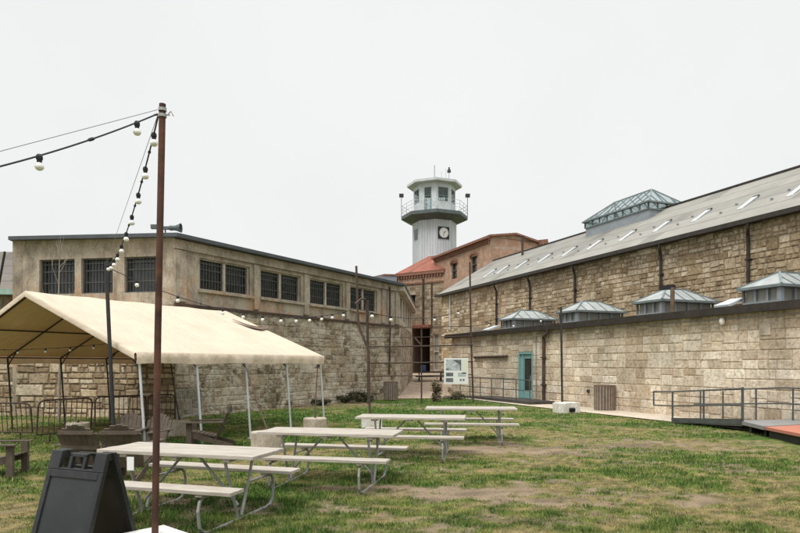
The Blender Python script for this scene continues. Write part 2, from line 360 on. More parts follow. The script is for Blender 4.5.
# bare earth: (pixel x, pixel y, half width m, half depth m, strength)
BARE = [(505, 449, 1.7, .8, 1.4), (470, 491, 1.25, .5, 1.3), (405, 488, .7, .35, 1.0), (560, 500, 1.2, .35, .8), (470, 518, 1.2, .3, .75), (345, 505, .35, .35, .5), (640, 443, 2.4, .75, .85), (700, 449, 2.6, .5, .45), (190, 507, .75, .3, .8),
        (150, 500, .4, .3, .6), (620, 495, 1.0, .25, .55), (300, 398+8, 3.0, .9, .45), (350, 404, 2.0, .8, .8), (780, 470, 1.5, .4, .4), (560, 520, .7, .2, .5), (420, 527, .6, .15, .7), (620, 462, 1.6, .35, .35),
        (395, 462, .7, .3, .35), (280, 478, .5, .3, .4), (30, 505, .5, .3, .3), (700, 500, .6, .2, .4), (500, 470, .8, .3, .3)]
LUSH = [(230, 500, 1.0, .45, 1), (350, 465, 1.3, .5, .9), (470, 452, .6, .5, .4), (440, 462, .9, .35, .7), (500, 424, 1.8, .7, .8), (330, 415, 3.0, 1.5, .9), (150, 440, 3.0, 1.3, .9), (560, 416, 2.2, .8, 1), (440, 402, 3.0, 1.6, 1.0),
        (390, 412, 2.6, 1.5, .9), (760, 436, 2.0, .5, .6), (700, 425, 2.0, .4, .8), (260, 420, 2.5, 1.5, .9), (600, 470, 1.6, .4, .35), (620, 500, .5, .2, .2), (60, 470, 1.3, .6, .5)]
def field(X, Y, L):
    s = np.zeros_like(X)
    for px, py, a, b, k in L:
        cx, cy = gp(px, py); d = ((X-cx)/a)**2+((Y-cy)/b)**2; s = np.maximum(s, k*np.exp(-d*.8))
    return s
def soil(X, Y):
    n1 = fbm(X*1.3, Y*1.6); n2 = fbm(X*4+31, Y*5+7, 4); n3 = fbm(X*.45+5, Y*.55+3, 3)
    n5 = fbm(X*9+2, Y*12+5, 4)
    bare = field(X, Y, BARE)*.95+(n1-.5)*1.6+(n2-.5)*1.7+(n5-.5)*1.2-.38
    n4 = fbm(X*3.6+3, Y*5.2+9, 5)
    lush = field(X, Y, LUSH)+(n3-.5)*1.6+(n1-.5)*1.5+(n4-.5)*2.0+.42
    return np.clip(bare*2.2, 0, 1), np.clip(lush, 0, 1), n2
def gcol(X, Y):
    b, l, n2 = soil(X, Y)
    dry = np.array([.225, .182, .085]); gr = np.array([.060, .118, .021]); mid = np.array([.138, .168, .044]); di = np.array([.25, .19, .13])
    l1 = np.clip(l*2, 0, 1)[..., None]; l2 = np.clip(l*2-1, 0, 1)[..., None]
    c = dry*(1-l1)+mid*l1; c = c*(1-l2)+gr*l2; sp_ = np.clip((fbm(X*11+4, Y*15+8, 4)-.5)*3, -.45, .45)[..., None]; c = c*(1+sp_*np.array([.9, .75, .8]))
    return c*(1-b[..., None])+di*(.75+.55*np.clip((fbm(X*2.2+40, Y*3+1, 4)-.5)*3+.5, 0, 1))[..., None]*b[..., None], b, l
def gh(X, Y):
    f = np.clip((Y-3)/3, 0, 1)*np.clip((26-Y)/5, 0, 1)
    return (fbm(X*.9+3, Y*.9, 4)-.5)*.05*f-.012
# ---------------------------------------------------------------- ground sheet
xs = np.concatenate([[-600, -250, -120, -60, -30], np.arange(-16, 16.01, .1), [30, 60, 120, 250, 600]])
ys = np.concatenate([[-300, -80, -20, -4], np.arange(2, 32.01, .1), [40, 60, 100, 200, 400, 900]])
GX, GY = np.meshgrid(xs, ys); nx, ny = len(xs), len(ys)
def grid_mesh(name, X, Y, Z, colr):
    nyy, nxx = X.shape; me = bpy.data.meshes.new(name)
    co = np.stack([X, Y, Z], -1).reshape(-1, 3); i = np.arange((nyy-1)*(nxx-1)); r, c = i//(nxx-1), i % (nxx-1)
    a = r*nxx+c; q = np.stack([a, a+1, a+nxx+1, a+nxx], -1)
    me.vertices.add(len(co)); me.vertices.foreach_set('co', co.ravel()); me.loops.add(q.size); me.loops.foreach_set('vertex_index', q.ravel())
    me.polygons.add(len(q)); me.polygons.foreach_set('loop_start', np.arange(len(q))*4); me.polygons.foreach_set('loop_total', np.full(len(q), 4))
    me.update(calc_edges=True); ca = me.color_attributes.new('Col', 'FLOAT_COLOR', 'POINT')
    ca.data.foreach_set('color', np.concatenate([colr.reshape(-1, 3), np.ones((len(co), 1))], 1).ravel()); me.polygons.foreach_set('use_smooth', [True]*len(q)); return me
c, b, l = gcol(GX, GY)
n = NT('lawn_soil'); at = n.n('ShaderNodeAttribute', attribute_name='Col')
fine = n.noise(26, 8, .75, vec=n.tc.outputs['Object']); col = n.mix(1.0, at.outputs['Color'], n.ramp(fine, [(.3, .62), (.7, 1.25)]), 'MULTIPLY')
col = n.mix(n.ramp(n.noise(7, 8, .75), [(.55, 0.0), (.7, .4)]), col, (.12, .085, .05)); n.bump(n.noise(40, 8, .75), .8, .03)
M['soil'] = n.fin(col, .95, 0, .1)
go = bpy.data.objects.new('ground', grid_mesh('ground', GX, GY, gh(GX, GY)-.004*(np.abs(GX) > 16), c)); COL.objects.link(go); go.data.materials.append(M['soil']); tag(go, kind='structure')

# ---------------------------------------------------------------- stone courses
def stones(mb, o, ax, nr, w0, w1, z0, z1, seed=1, ch=(.26, .36), bw=(.32, .8), gap=.009, prot=(.008, .03), jit=0, split=.35, tone=None):
    rd = random.Random(seed); ax = Vector((*ax, 0)).normalized(); nr = Vector((*nr, 0)).normalized(); o = Vector((o[0], o[1], 0))
    def stone(a, b, c_, d):
        if b-a < .03 or d-c_ < .03: return
        p = rd.uniform(*prot); t = rd.random() if tone is None else tone(rd, (a+b)/2, (c_+d)/2)
        mb.col = (t, rd.random(), 1.0); e = min(.02, (b-a)*.12, (d-c_)*.12)+jit*.2
        j = lambda: rd.uniform(-jit, jit)
        q = [(a+gap+j(), c_+gap+j()), (b-gap+j(), c_+gap+j()), (b-gap+j(), d-gap+j()), (a+gap+j(), d-gap+j())]
        inn = [(q[0][0]+e, q[0][1]+e), (q[1][0]-e, q[1][1]+e), (q[2][0]-e, q[2][1]-e), (q[3][0]+e, q[3][1]-e)]
        P = lambda w_, z, h: o+ax*w_+nr*h+Vector((0, 0, z))
        mb.add([P(*x, -.01) for x in q]+[P(*x, p+rd.uniform(-.006, .006)*(jit > 0)) for x in inn], [(4,5,6,7),(0,1,5,4),(1,2,6,5),(2,3,7,6),(3,0,4,7)])
    z = z0
    while z < z1-.02:
        h = rd.uniform(*ch)*(2 if split else 1); h = min(h, z1-z)
        if z1-(z+h) < ch[0]*.6: h = z1-z
        a = w0
        while a < w1-.02:
            wd = rd.uniform(*bw)*(1.0+.5*(rd.random() < .2)); wd = min(wd, w1-a)
            if w1-(a+wd) < bw[0]*.5: wd = w1-a
            if split and rd.random() > split*.45:
                zz = z+h*rd.choice((.5, .5, .5, .38, .62))
                for za, zb in ((z, zz), (zz, z+h)):
                    if rd.random() < .55 and wd > bw[0]*1.3:
                        m = a+wd*rd.uniform(.35, .65); stone(a, m, za, zb); stone(m, a+wd, za, zb)
                    else: stone(a, a+wd, za, zb)
            else: stone(a, a+wd, z, z+h)
            a += wd
        z += h
    mb.col = (.5, .5, 1)
def wall_holes(mb, o, ax, nr, w0, w1, z0, z1, holes, th=.35):   # wall as thick boxes round openings (w0,w1,z0,z1)
    ax = Vector((*ax, 0)).normalized(); nr = Vector((*nr, 0)).normalized(); o = Vector((o[0], o[1], 0))
    def bx(a, b, c_, d):
        if b-a < .001 or d-c_ < .001: return
        P = lambda w_, h, z: o+ax*w_+nr*h+Vector((0, 0, z))
        mb.add([P(a, 0, c_), P(b, 0, c_), P(b, -th, c_), P(a, -th, c_), P(a, 0, d), P(b, 0, d), P(b, -th, d), P(a, -th, d)],
            [(0,1,2,3),(4,7,6,5),(0,4,5,1),(1,5,6,2),(2,6,7,3),(3,7,4,0)])
    hs_ = sorted(holes); a = w0
    for h in hs_:
        bx(a, h[0], z0, z1); bx(h[0], h[1], z0, h[2]); bx(h[0], h[1], h[3], z1); a = h[1]
    bx(a, w1, z0, z1)
def regions(w0, w1, z0, z1, holes):
    out = []; a = w0
    for h in sorted(holes):
        out += [(a, h[0], z0, z1), (h[0], h[1], z0, h[2]), (h[0], h[1], h[3], z1)]; a = h[1]
    out.append((a, w1, z0, z1)); return [r for r in out if r[1]-r[0] > .05 and r[3]-r[2] > .05]
def pane(mb, o, ax, nr, a, b, c_, d, dep, th=.02):
    ax = Vector((*ax, 0)).normalized(); nr = Vector((*nr, 0)).normalized(); o = Vector((o[0], o[1], 0))
    P = lambda w_, h, z: o+ax*w_-nr*h+Vector((0, 0, z))
    mb.add([P(a, dep, c_), P(b, dep, c_), P(b, dep+th, c_), P(a, dep+th, c_), P(a, dep, d), P(b, dep, d), P(b, dep+th, d), P(a, dep+th, d)],
        [(0,1,2,3),(4,7,6,5),(0,4,5,1),(1,5,6,2),(2,6,7,3),(3,7,4,0)])

# ================================================================ RIGHT BLOCK
U0 = 16.07; U1 = 20.57; UR = 25.57; VE = 43.7
cb = thing('stone_cell_block', 'long cream stone cell block on the right with glazed skylights and a grey roof', 'building', RB, (U0, 20, 0))
DV0, DV1 = v_of(533, U0), v_of(518.5, U0); DH = (-DV1, -DV0, .15, 2.32)
# lower wall
mb = MB(); mb.col = (.5, .5, 0)
hole = [(DV0, DV1, .12, 2.3)]
wall_holes(mb, (U0, 0), (0, 1), (-1, 0), 2, 32.7, -.1, 3.25, hole, .5)
def tone_lo(rd, w_, z): 
    t = rd.betavariate(2.6, 2.4)
    if abs(w_-v_of(636, U0)) < .45: t *= .25
    if abs(w_-v_of(546, U0)) < .3: t *= .4
    return t
for i, r in enumerate(regions(2, 32.7, -.1, 3.25, hole)):
    stones(mb, (U0, 0), (0, 1), (-1, 0), *r, seed=20+i, ch=(.2, .3), bw=(.34, .85), gap=.006, prot=(.009, .026), jit=.005, tone=tone_lo)
mb.col = (.5, .5, 0); mb.box(U0+.5, 32.2, -.1, U1, 32.7, 3.9); mb.box(U0+.5, 2, -.1, U1, 2.4, 3.9)
mb.build('lower_wall', M['ashlar'], cb)
# lower roof
mb = MB(); mb.slab((U0-.22, 1.8, 3.44), (U0-.22, 33.1, 3.44), (U1, 33.1, 3.92), (U1, 1.8, 3.92), .1)
mb.build('lower_roof', M['cap'], cb)
mb = MB(); mb.box(U0-.3, 1.8, 3.22, U0-.225, 33.12, 3.45); mb.box(U0-.22, 1.9, 3.25, U0+.1, 33.0, 3.3)
mb.build('roof_edge', M['gutter'], cb)
# upper wall
mb = MB(); mb.col = (.5, .5, 0); mb.box(U1, 2, -.1, U1+.5, VE, 7.25); mb.box(U1+.5, VE-.5, -.1, 30.5, VE, 7.25); mb.box(U1+.5, 2, -.1, 30.5, 2.5, 7.25)
mb.box(30.5, 2, -.1, 31, VE, 7.25)
mb.add([(U1, 2.2, 7.25), (30.6, 2.2, 7.25), (UR, 2.2, 9.95), (U1, 2.5, 7.25), (30.6, 2.5, 7.25), (UR, 2.5, 9.95)], [(0, 1, 2), (3, 5, 4), (0, 3, 4, 1), (1, 4, 5, 2), (2, 5, 3, 0)])
mb.add([(U1, VE-.3, 7.25), (30.6, VE-.3, 7.25), (UR, VE-.3, 9.95), (U1, VE, 7.25), (30.6, VE, 7.25), (UR, VE, 9.95)], [(0, 1, 2), (3, 5, 4), (0, 3, 4, 1), (1, 4, 5, 2), (2, 5, 3, 0)])
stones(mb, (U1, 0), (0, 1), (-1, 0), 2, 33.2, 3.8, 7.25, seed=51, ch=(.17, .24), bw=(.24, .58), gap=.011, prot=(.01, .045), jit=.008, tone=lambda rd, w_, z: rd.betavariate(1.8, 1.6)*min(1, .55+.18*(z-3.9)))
stones(mb, (U1, 0), (0, 1), (-1, 0), 33.2, VE, -.1, 7.25, seed=52, ch=(.24, .31), bw=(.34, .8), gap=.012, prot=(.006, .03))
stones(mb, (0, VE), (1, 0), (0, 1), U1, 30.5, -.1, 7.25, seed=53, ch=(.24, .31), bw=(.34, .8), gap=.012, prot=(.006, .03))
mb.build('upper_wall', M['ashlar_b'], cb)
# main roof
ZR = 10.15
mb = MB(); mb.slab((U1-.35, 1.7, 7.07), (U1-.35, VE+.3, 7.07), (UR, VE+.7, ZR), (UR, 1.7, ZR), .12)
mb.slab((30.95, 1.7, 7.07), (30.95, VE+.3, 7.07), (UR, VE+.7, ZR), (UR, 1.7, ZR), .12)
mb.build('main_roof', M['roof'], cb)
mb = MB(); mb.box(UR-.12, 1.7, ZR-.03, UR+.12, VE+.7, ZR+.05); mb.build('ridge_cap', M['gutter'], cb)
mb = MB(); mb.box(U1-.5, 1.7, 6.9, U1-.36, VE+.3, 7.07); mb.box(U1-.36, 1.8, 6.93, U1+.0, VE+.2, 6.96)
mb.build('gutter', M['gutter'], cb)
for px in (748.5, 661, 575, 530, 496.5):
    v = v_of(px, U1-.1); m2 = MB()
    m2.tube([(U1-.43, v-.25, 6.92), (U1-.4, v-.22, 6.72), (U1-.14, v, 6.5), (U1-.12, v, 6.2), (U1-.12, v, 4.05)], .06, 8)
    for z in (4.6, 5.6): m2.box(U1-.2, v-.1, z, U1+.0, v+.1, z+.05)
    m2.build('downspout', M['gutter'], cb, smooth=False)
v = v_of(543.5, U0-.1); m2 = MB()
m2.tube([(U0-.25, v-.55, 3.26), (U0-.22, v-.5, 3.08), (U0-.14, v-.05, 2.95), (U0-.1, v, 2.8), (U0-.1, v, .1), (U0-.35, v, .04)], .07, 8)
for z in (.8, 2.0): m2.box(U0-.19, v-.11, z, U0, v+.11, z+.06)
m2.build('downspout', M['rustd'], cb)
v = v_of(450, U1-.1); m2 = MB(); m2.tube([(U1-.1, v, 6.9), (U1-.1, v, 4.3)], .06, 8); m2.build('downspout', M['white'], cb, label='pale downspout at the far end')
# roof flaps and studs
for px in (489, 502, 521, 544, 568.5, 594, 626.5, 661, 700.5, 747, 797, 870):
    u = U1+1.55; v = v_of(px, u); sl = .59; nn = Vector((-sl, 0, 1)).normalized()
    zf = lambda uu: 7.07+sl*1.0*(uu-(U1-.35))*((ZR-7.07)/((UR-U1+.35)*sl))
    m2 = MB()
    a, b_ = u-.45, u+.45
    m2.slab((a, v-.12, zf(a)+.03), (a, v+.12, zf(a)+.03), (b_, v+.12, zf(b_)+.1), (b_, v-.12, zf(b_)+.1), .03)
    m2.slab((a, v-.1, zf(a)+.01), (a, v+.1, zf(a)+.01), (b_, v+.1, zf(b_)+.06), (b_, v-.1, zf(b_)+.06), .1)
    o = m2.build('roof_flap', M['white'], cb)
    m3 = MB(); m3.cbox((b_+.06, v, zf(b_+.06)+.08), (.13, .24, .06), ry=-.53); m3.build('hinge', M['gutter'], o)
    for du, dv in ((-.35, -1.35), (.25, -1.6)):
        m3 = MB(); m3.lathe((u+du, v+dv, zf(u+du)-.05), [(.04, 0), (.04, .09), (.055, .09), (.055, .13)], 8); m3.build('roof_vent', M['greym'], cb)
# roof monitor
m0, m1 = v_of(650, 24.4), v_of(586.5, 24.4); ua, ub = 24.3, 26.84; zb, ze, zp = 9.2, 10.36, 11.42
mb = MB(); 
mb.box(ua+.03, m0+.03, zb, ub-.03, m1-.03, 9.98)
mo = mb.build('roof_monitor', M['greym'], cb)
mb = MB(); mg = MB()
for (p, q) in (((ua, m0), (ua, m1)), ((ub, m0), (ub, m1)), ((ua, m0), (ub, m0)), ((ua, m1), (ub, m1))):
    p3, q3 = Vector((*p, 0)), Vector((*q, 0)); L_ = (q3-p3).length; k = max(2, round(L_/.62))
    for i in range(k+1):
        x = p3.lerp(q3, i/k); mb.cbox((x.x, x.y, 10.17), (.07, .07, .4))
        if i < k:
            y = p3.lerp(q3, (i+1)/k)
            if p[0] == ua and q[0] == ua or p[1] == m0 and q[1] == m0: mb.bar((x.x, x.y, 9.98), (y.x, y.y, 10.36), .02, .02)
    mb.bar((p[0], p[1], 9.99), (q[0], q[1], 9.99), .08, .06); mb.bar((p[0], p[1], 10.36), (q[0], q[1], 10.36), .1, .07)
    nx_ = (p3+q3)/2
c0 = Vector(((ua+ub)/2, m0+1.1, zp)); c1 = Vector(((ua+ub)/2, m1-1.1, zp)); e = .12
k0 = [Vector((ua-e, m0-e, ze)), Vector((ua-e, m1+e, ze)), Vector((ub+e, m1+e, ze)), Vector((ub+e, m0-e, ze))]
for A, B_ in ((k0[0], c0), (k0[1], c1), (k0[2], c1), (k0[3], c0), (c0, c1)): mb.bar(A, B_, .07, .06)
for i in range(4): mb.bar(k0[i], k0[(i+1) % 4], .08, .08)
for i in range(1, 9):
    v = m0-e+(m1-m0+2*e)*i/9
    t0 = 1.0
    for uu in (ua-e, ub+e):
        f = min(1, (v-m0+e)/(1.1+e), (m1+e-v)/(1.1+e)); f = max(f, .05)
        mb.bar((uu, v, ze), (uu+((ua+ub)/2-uu)*f, v, ze+(zp-ze)*f), .045, .05)
for i in range(1, 4):
    f = i/4; uu = ua-e+(ub-ua+2*e)*f; g_ = 1-abs(2*f-1)
    mb.bar((uu, m0-e, ze), (uu, m0-e+(1.1+e)*g_, ze+(zp-ze)*g_), .045, .05); mb.bar((uu, m1+e, ze), (uu, m1+e-(1.1+e)*g_, ze+(zp-ze)*g_), .045, .05)
mb.build('glazing_bars', M['decksteel'], mo)
mg.add([k0[0], k0[1], c1, c0], [(0, 1, 2, 3)]); mg.add([k0[2], k0[3], c0, c1], [(0, 1, 2, 3)]); mg.add([k0[0], k0[3], c0], [(0, 1, 2)]); mg.add([k0[1], k0[2], c1], [(0, 1, 2)])
for (p, q) in (((ua, m0), (ua, m1)), ((ub, m0), (ub, m1)), ((ua, m0), (ub, m0)), ((ua, m1), (ub, m1))):
    mg.bar((p[0], p[1], 10.17), (q[0], q[1], 10.17), .012, .36)
mg.build('glass', M['gmon'], mo)
# skylights on the lower roof
for px in (514, 577, 662, 780.5, 960):
    u0 = U0+.6; v0 = v_of(px, u0); v1 = v0+1.2; u1 = u0+2.4; zt = 4.03; zp_ = 4.5
    m2 = MB(); m2.box(u0+.03, v0+.03, 3.4, u1-.03, v1-.03, 3.56)
    o = m2.build('skylight', M['greym'], cb)
    m2 = MB(); m2.box(u0+.05, v0+.05, 3.56, u1-.05, v1-.05, 3.98); m2.build('glazing', M['gside'], o)
    m2 = MB()
    for (p, q, k) in (((u0, v0), (u0, v1), 3), ((u0, v0), (u1, v0), 4), ((u1, v0), (u1, v1), 3), ((u0, v1), (u1, v1), 4)):
        for i in range(k+1):
            x = p[0]+(q[0]-p[0])*i/k; y = p[1]+(q[1]-p[1])*i/k; m2.cbox((x, y, 3.77), (.06, .06, .46))
    for (p, q) in (((u0, v0), (u0, v1)), ((u0, v0), (u1, v0)), ((u1, v0), (u1, v1)), ((u0, v1), (u1, v1))): m2.bar((*p, 3.56), (*q, 3.56), .075, .05); m2.bar((*p, 3.98), (*q, 3.98), .075, .05)
    m2.cbox((u0, v0, 3.77), (.13, .13, .47))
    m2.build('mullions', M['greym'], o)
    e = .13; k0 = [Vector((u0-e, v0-e, zt)), Vector((u0-e, v1+e, zt)), Vector((u1+e, v1+e, zt)), Vector((u1+e, v0-e, zt))]
    c0 = Vector((u0+.75, (v0+v1)/2, zp_)); c1 = Vector((u1-.75, (v0+v1)/2, zp_)); dn = Vector((0, 0, -.06))
    m2 = MB(); m2.add(k0+[c0, c1]+[x+dn for x in k0], [(0, 1, 4), (1, 2, 5, 4), (2, 3, 5), (3, 0, 4, 5), (0, 6, 7, 1), (1, 7, 8, 2), (2, 8, 9, 3), (3, 9, 6, 0), (6, 9, 8, 7)])
    m2.build('skylight_roof', M['skymetal'], o)
    m2 = MB()
    for A, B_ in ((k0[0], c0), (k0[1], c0), (k0[2], c1), (k0[3], c1), (c0, c1)): m2.bar(A+Vector((0,0,.015)), B_+Vector((0,0,.015)), .06, .04)
    for i in (1, 2, 3, 4):
        uu = u0-e+(u1-u0+2*e)*i/5; f = min(1, (uu-u0+e)/(.75+e), (u1+e-uu)/(.75+e))
        for vv in (v0-e, v1+e): m2.bar((uu, vv, zt+.012), (uu, vv+((v0+v1)/2-vv)*f, zt+(zp_-zt)*f+.012), .035, .03)
    for i in range(4): m2.bar(k0[i]+dn*.5, k0[(i+1) % 4]+dn*.5, .05, .08)
    m2.build('seams', M['decksteel'], o)
for px in (484, 719):
    u = U0+.15; v = v_of(px, u); m2 = MB(); m2.slab((u, v-.35, 3.56), (u, v+.2, 3.56), (u+.7, v+.2, 3.8), (u+.7, v-.35, 3.8), .08); m2.build('roof_hatch', M['white'], cb)
# lamp post on roof, wall lamp, conduit
u = U0+.3; v = v_of(672.5, u); m2 = MB(); m2.tube([(u, v, 3.42), (u, v, 4.35)], .07, 8); o = m2.build('lamp_post', M['wooddk'], cb)
m2 = MB(); m2.cbox((u-.02, v+.22, 4.37), (.2, .5, .14), rz=.3); m2.build('lamp_head', M['black'], o)
v = v_of(723, U0-.1); m2 = MB(); m2.lathe((U0-.14, v, 2.92), [(.02, 0), (.06, .03), (.085, .1), (.075, .18), (.04, .22)], 12); m2.build('wall_lamp', M['globe'], cb, smooth=True)
m2 = MB(); m2.tube([(U0-.06, 4, 3.1), (U0-.06, 24, 3.1)], .018, 6); m2.tube([(U0-.06, v, 3.1), (U0-.06, v, 3.0)], .018, 6)
m2.tube([(U0-.06, 24, 3.1), (U0-.06, 24, .2)], .018, 6); m2.build('conduit', M['galv'], cb)
v0, v1 = v_of(507, U0-.1), v_of(474, U0-.1); m2 = MB(); m2.tube([(U0-.1, v0, 2.12), (U0-.1, v1, 2.1)], .06, 8); m2.build('wall_pipe', M['rustd'], cb)
v = v_of(765, U0-.05); m2 = MB(); m2.box(U0-.05, v-.16, 2.56, U0, v+.16, 2.88); m2.build('wall_vent', M['drum'], cb)
v = v_of(588, U0-.05); m2 = MB(); m2.box(U0-.07, v-.06, .6, U0, v+.06, .72); m2.build('wall_vent', M['darkm'], cb)
# door
m2 = MB(); g0, g1 = v_of(530.5, U0), v_of(523.3, U0)
for a, b_, c_, d in ((DV0+.01, g0, .14, 2.29), (g1, DV1-.01, .14, 2.29), (g0, g1, .14, .52), (g0, g1, 2.0, 2.29)): m2.box(U0+.06, a, c_, U0+.12, b_, d)
for a, b_ in ((DV0+.01, DV0+.09), (DV1-.09, DV1-.01)): m2.box(U0-.02, a, .13, U0+.06, b_, 2.295)
m2.box(U0-.02, DV0+.09, 2.21, U0+.06, DV1-.09, 2.295); m2.box(U0+.0, g1+.02, .14, U0+.06, g1+.07, 2.21)
dr = m2.build('door', M['teal'], cb)
m2 = MB(); m2.box(U0+.08, g0-.01, .5, U0+.1, g1+.01, 2.02); m2.build('door_glass', M['gdark'], dr)
m2 = MB(); m2.tube([(U0-.0, g0-.08, 1.0), (U0-.05, g0-.08, 1.0), (U0-.05, g0-.08, 1.2), (U0-.0, g0-.08, 1.2)], .012, 6); m2.build('handle', M['galv'], dr)

# ---- door ramp with railing
vA, vB = v_of(484, U0-1.2), v_of(531.5, U0-1.2)
rp = thing('entry_ramp', 'low dark ramp with pipe railing leading to the teal door', 'ramp', RB, (U0-1, vA, 0))
m2 = MB(); m2.box(U0-1.3, vB, .0, U0-.03, vA+.6, .13); m2.add([(U0-1.3, vA+.6, .0), (U0-.03, vA+.6, .0), (U0-.03, vA+3.2, .0), (U0-1.3, vA+3.2, .0), (U0-1.3, vA+.6, .13), (U0-.03, vA+.6, .13), (U0-.03, vA+3.2, .03), (U0-1.3, vA+3.2, .03)], [(0,3,2,1),(4,5,6,7),(0,1,5,4),(1,2,6,5),(2,3,7,6),(3,0,4,7)])
m2.build('deck', M['cap'], rp)
m2 = MB(); n_ = 6
for i in range(n_+1):
    v = vB+.05+(vA+2.4-vB)*i/n_; m2.tube([(U0-1.25, v, .1), (U0-1.25, v, 1.05)], .022, 6)
for z in (1.05, .6): m2.tube([(U0-1.25, vB+.05, z), (U0-1.25, vA+2.45, z)], .022, 6)
m2.build('railing', M['railm'], rp)

# ---- right ramp and decks
rr = thing('access_ramp', 'grey access ramp and platform with dark pipe railings at the right edge', 'ramp', RB, (15, 12, 0))
m2 = MB(); UO, UI = 14.22, 15.75; v3, v2, v1 = 14.2, 11.85, 10.7
m2.add([(UO, v3, .0), (UI, v3, .0), (UI, v2, .12), (UO, v2, .12), (UO, v3, .03), (UI, v3, .03), (UI, v2, .24), (UO, v2, .24)], [(0,3,2,1),(4,5,6,7),(0,1,5,4),(1,2,6,5),(2,3,7,6),(3,0,4,7)])
m2.prism([(13.55, v1), (16.0, v1), (16.0, v2), (14.2, v2)], .16, .25)
m2.build('ramp_deck', M['greydeck'], rr)
m2 = MB(); m2.box(14.0, 11.4, .0, 16, 11.45, .15); m2.box(13.7, 10.75, .0, 16, 10.8, .15); m2.box(UO, v2, .05, UO+.04, v3, .06); m2.build('support', M['darkm'], rr)
m2 = MB()
fp = [(UO, v3, 0.02, .92), (UO, (v3+v2)/2+.05, .1, 1.0), (UO, v2, .2, 1.1)]
for u, v, a, b_ in fp: m2.tube([(u, v, a), (u, v, b_)], .027, 6)
for d in (0, -.42): m2.tube([(UO, v3+.75, .9+d), (UO, v3, .92+d), (UO, v2, 1.1+d)], .024, 6)
m2.tube([(UO, v3+.75, .9), (UO, v3+.75, .48)], .024, 6)
m2.bar((UO-.03, v3, .08), (UO-.03, v2, .24), .03, .14)
m2.build('front_railing', M['railm'], rr)
m2 = MB()
for i, px in enumerate((700.5, 723, 756, 793, 850, 930)):
    v = v_of(px, UI-.05); z = .03+.22*min(1, max(0, (v3-v)/(v3-v2))); m2.tube([(UI-.05, v, z), (UI-.05, v, z+.86)], .025, 6)
vv = [v_of(p, UI-.05) for p in (694, 756, 930)]
for d in (0, -.42): m2.tube([(UI-.05, vv[0], .9+d), (UI-.05, v2, 1.1+d), (UI-.05, vv[2], 1.12+d)], .024, 6)
m2.tube([(UO, v2-.02, .24), (UO, v2-.02, 1.14)], .03, 6)
m2.build('back_railing', M['railm'], rr)
m2 = MB(); m2.prism([(13.55, 10.68), (12.9, 9.3), (12.2, 7), (12.2, 3), (16.03, 3), (16.03, 10.68)], .17, .24)
o = m2.solo('red_platform', M['reddeck'], 'low platform with a red surface beside the right ramp', 'platform', RB, (14, 8, 0))
m2 = MB(); m2.prism([(13.6, 10.6), (12.97, 9.25), (12.27, 7), (12.27, 3.1), (16.0, 3.1), (16.0, 10.6)], -.02, .166); m2.build('platform_base', M['darkm'], o)
# ---- path
m2 = MB(); m2.add([(14.4, 2, .012), (U0-.01, 2, .012), (U0-.01, 30, .012), (14.6, 30, .012), (14.4, 14, .012), (14.3, 22, .012)], [(0, 1, 2, 3, 5, 4)])
m2.solo('path', M['path'], None, None, RB, (0, 0, 0), kind='structure')
# passage path rising between the buildings
m2 = MB()
st = [(31.2, -.55, 2.75, .02), (36.3, .3-.1, 3.15, .22), (40, .5, 5.5, .42), (46, .9, 9, .7), (52, .6, 9, .86), (63, -1, 9, .88)]
for (y0, a0, b0, z0), (y1, a1, b1, z1) in zip(st, st[1:]): m2.add([(a0, y0, z0), (b0, y0, z0), (b1, y1, z1), (a1, y1, z1)], [(0, 1, 2, 3)])
m2.add([(2.75, 31.2, .02), (2.75, 31.2, -.1), (3.15, 36.3, -.1), (3.15, 36.3, .22)], [(0, 1, 2, 3)])
m2.solo('passage_path', M['path2'], None, None, W, (0, 0, 0), kind='structure')
# low wall beside the passage
m2 = MB(); m2.col = (.5, .5, 0); m2.box(2.75, 30.9, -.1, 3.05, 35.5, .42)
stones(m2, (2.75, 30.9), (1, 0), (0, -1), 0, .3, -.1, .42, seed=5, ch=(.16, .2), bw=(.2, .4)); stones(m2, (2.75, 30.9), (0, 1), (-1, 0), 0, 4.6, -.1, .42, seed=6, ch=(.16, .2), bw=(.3, .6))
stones(m2, (2.75, 0), (1, 0), (0, -1), 0, 0, 0, 0)
m2.solo('low_wall', M['hubstone'], 'low stone kerb wall beside the rising passage', 'wall', W, (2.9, 33, 0))

# ================================================================ LEFT BUILDING
QL = 14.2; ZS = 3.67; ZT = 5.92
fd = LB.l((LB.o[0]-.984, LB.o[1]+.18)); fd = Vector((fd.x, fd.y)).normalized()       # end facade direction
fn = Vector((fd.y, -fd.x)); 
if fn.dot(LB.l((0, 0)).to_2d()) < 0: fn = -fn
sA = LB.l((-.054, 32.4)).to_2d(); sB = LB.l((.92, 45.7)).to_2d(); sd_ = (sB-sA).normalized(); sn = Vector((sd_.y, -sd_.x)); SL = (sB-sA).length
lb = thing('concrete_building', 'long stained concrete building with barred windows above a rubble stone wall on the left', 'building', LB, (7, 1, 0))
m2 = MB(); m2.col = (.5, .5, 0)
wall_holes(m2, (0, 0), (1, 0), (0, -1), 0, QL, -.1, ZS, [], .5)
wall_holes(m2, (sA.x, sA.y), sd_, sn, 0, SL, -.1, ZS+.3, [], .5)
stones(m2, (0, 0), (1, 0), (0, -1), 0, QL, -.1, ZS, seed=71, ch=(.15, .24), bw=(.2, .6), gap=.012, prot=(.009, .03), jit=.016, split=.5)
stones(m2, (sA.x, sA.y), sd_, sn, 0, SL, -.1, ZS+.2, seed=72, ch=(.18, .26), bw=(.25, .6), gap=.012, prot=(.0, .03), jit=.012)
m2.build('stone_wall', M['rubble'], lb)
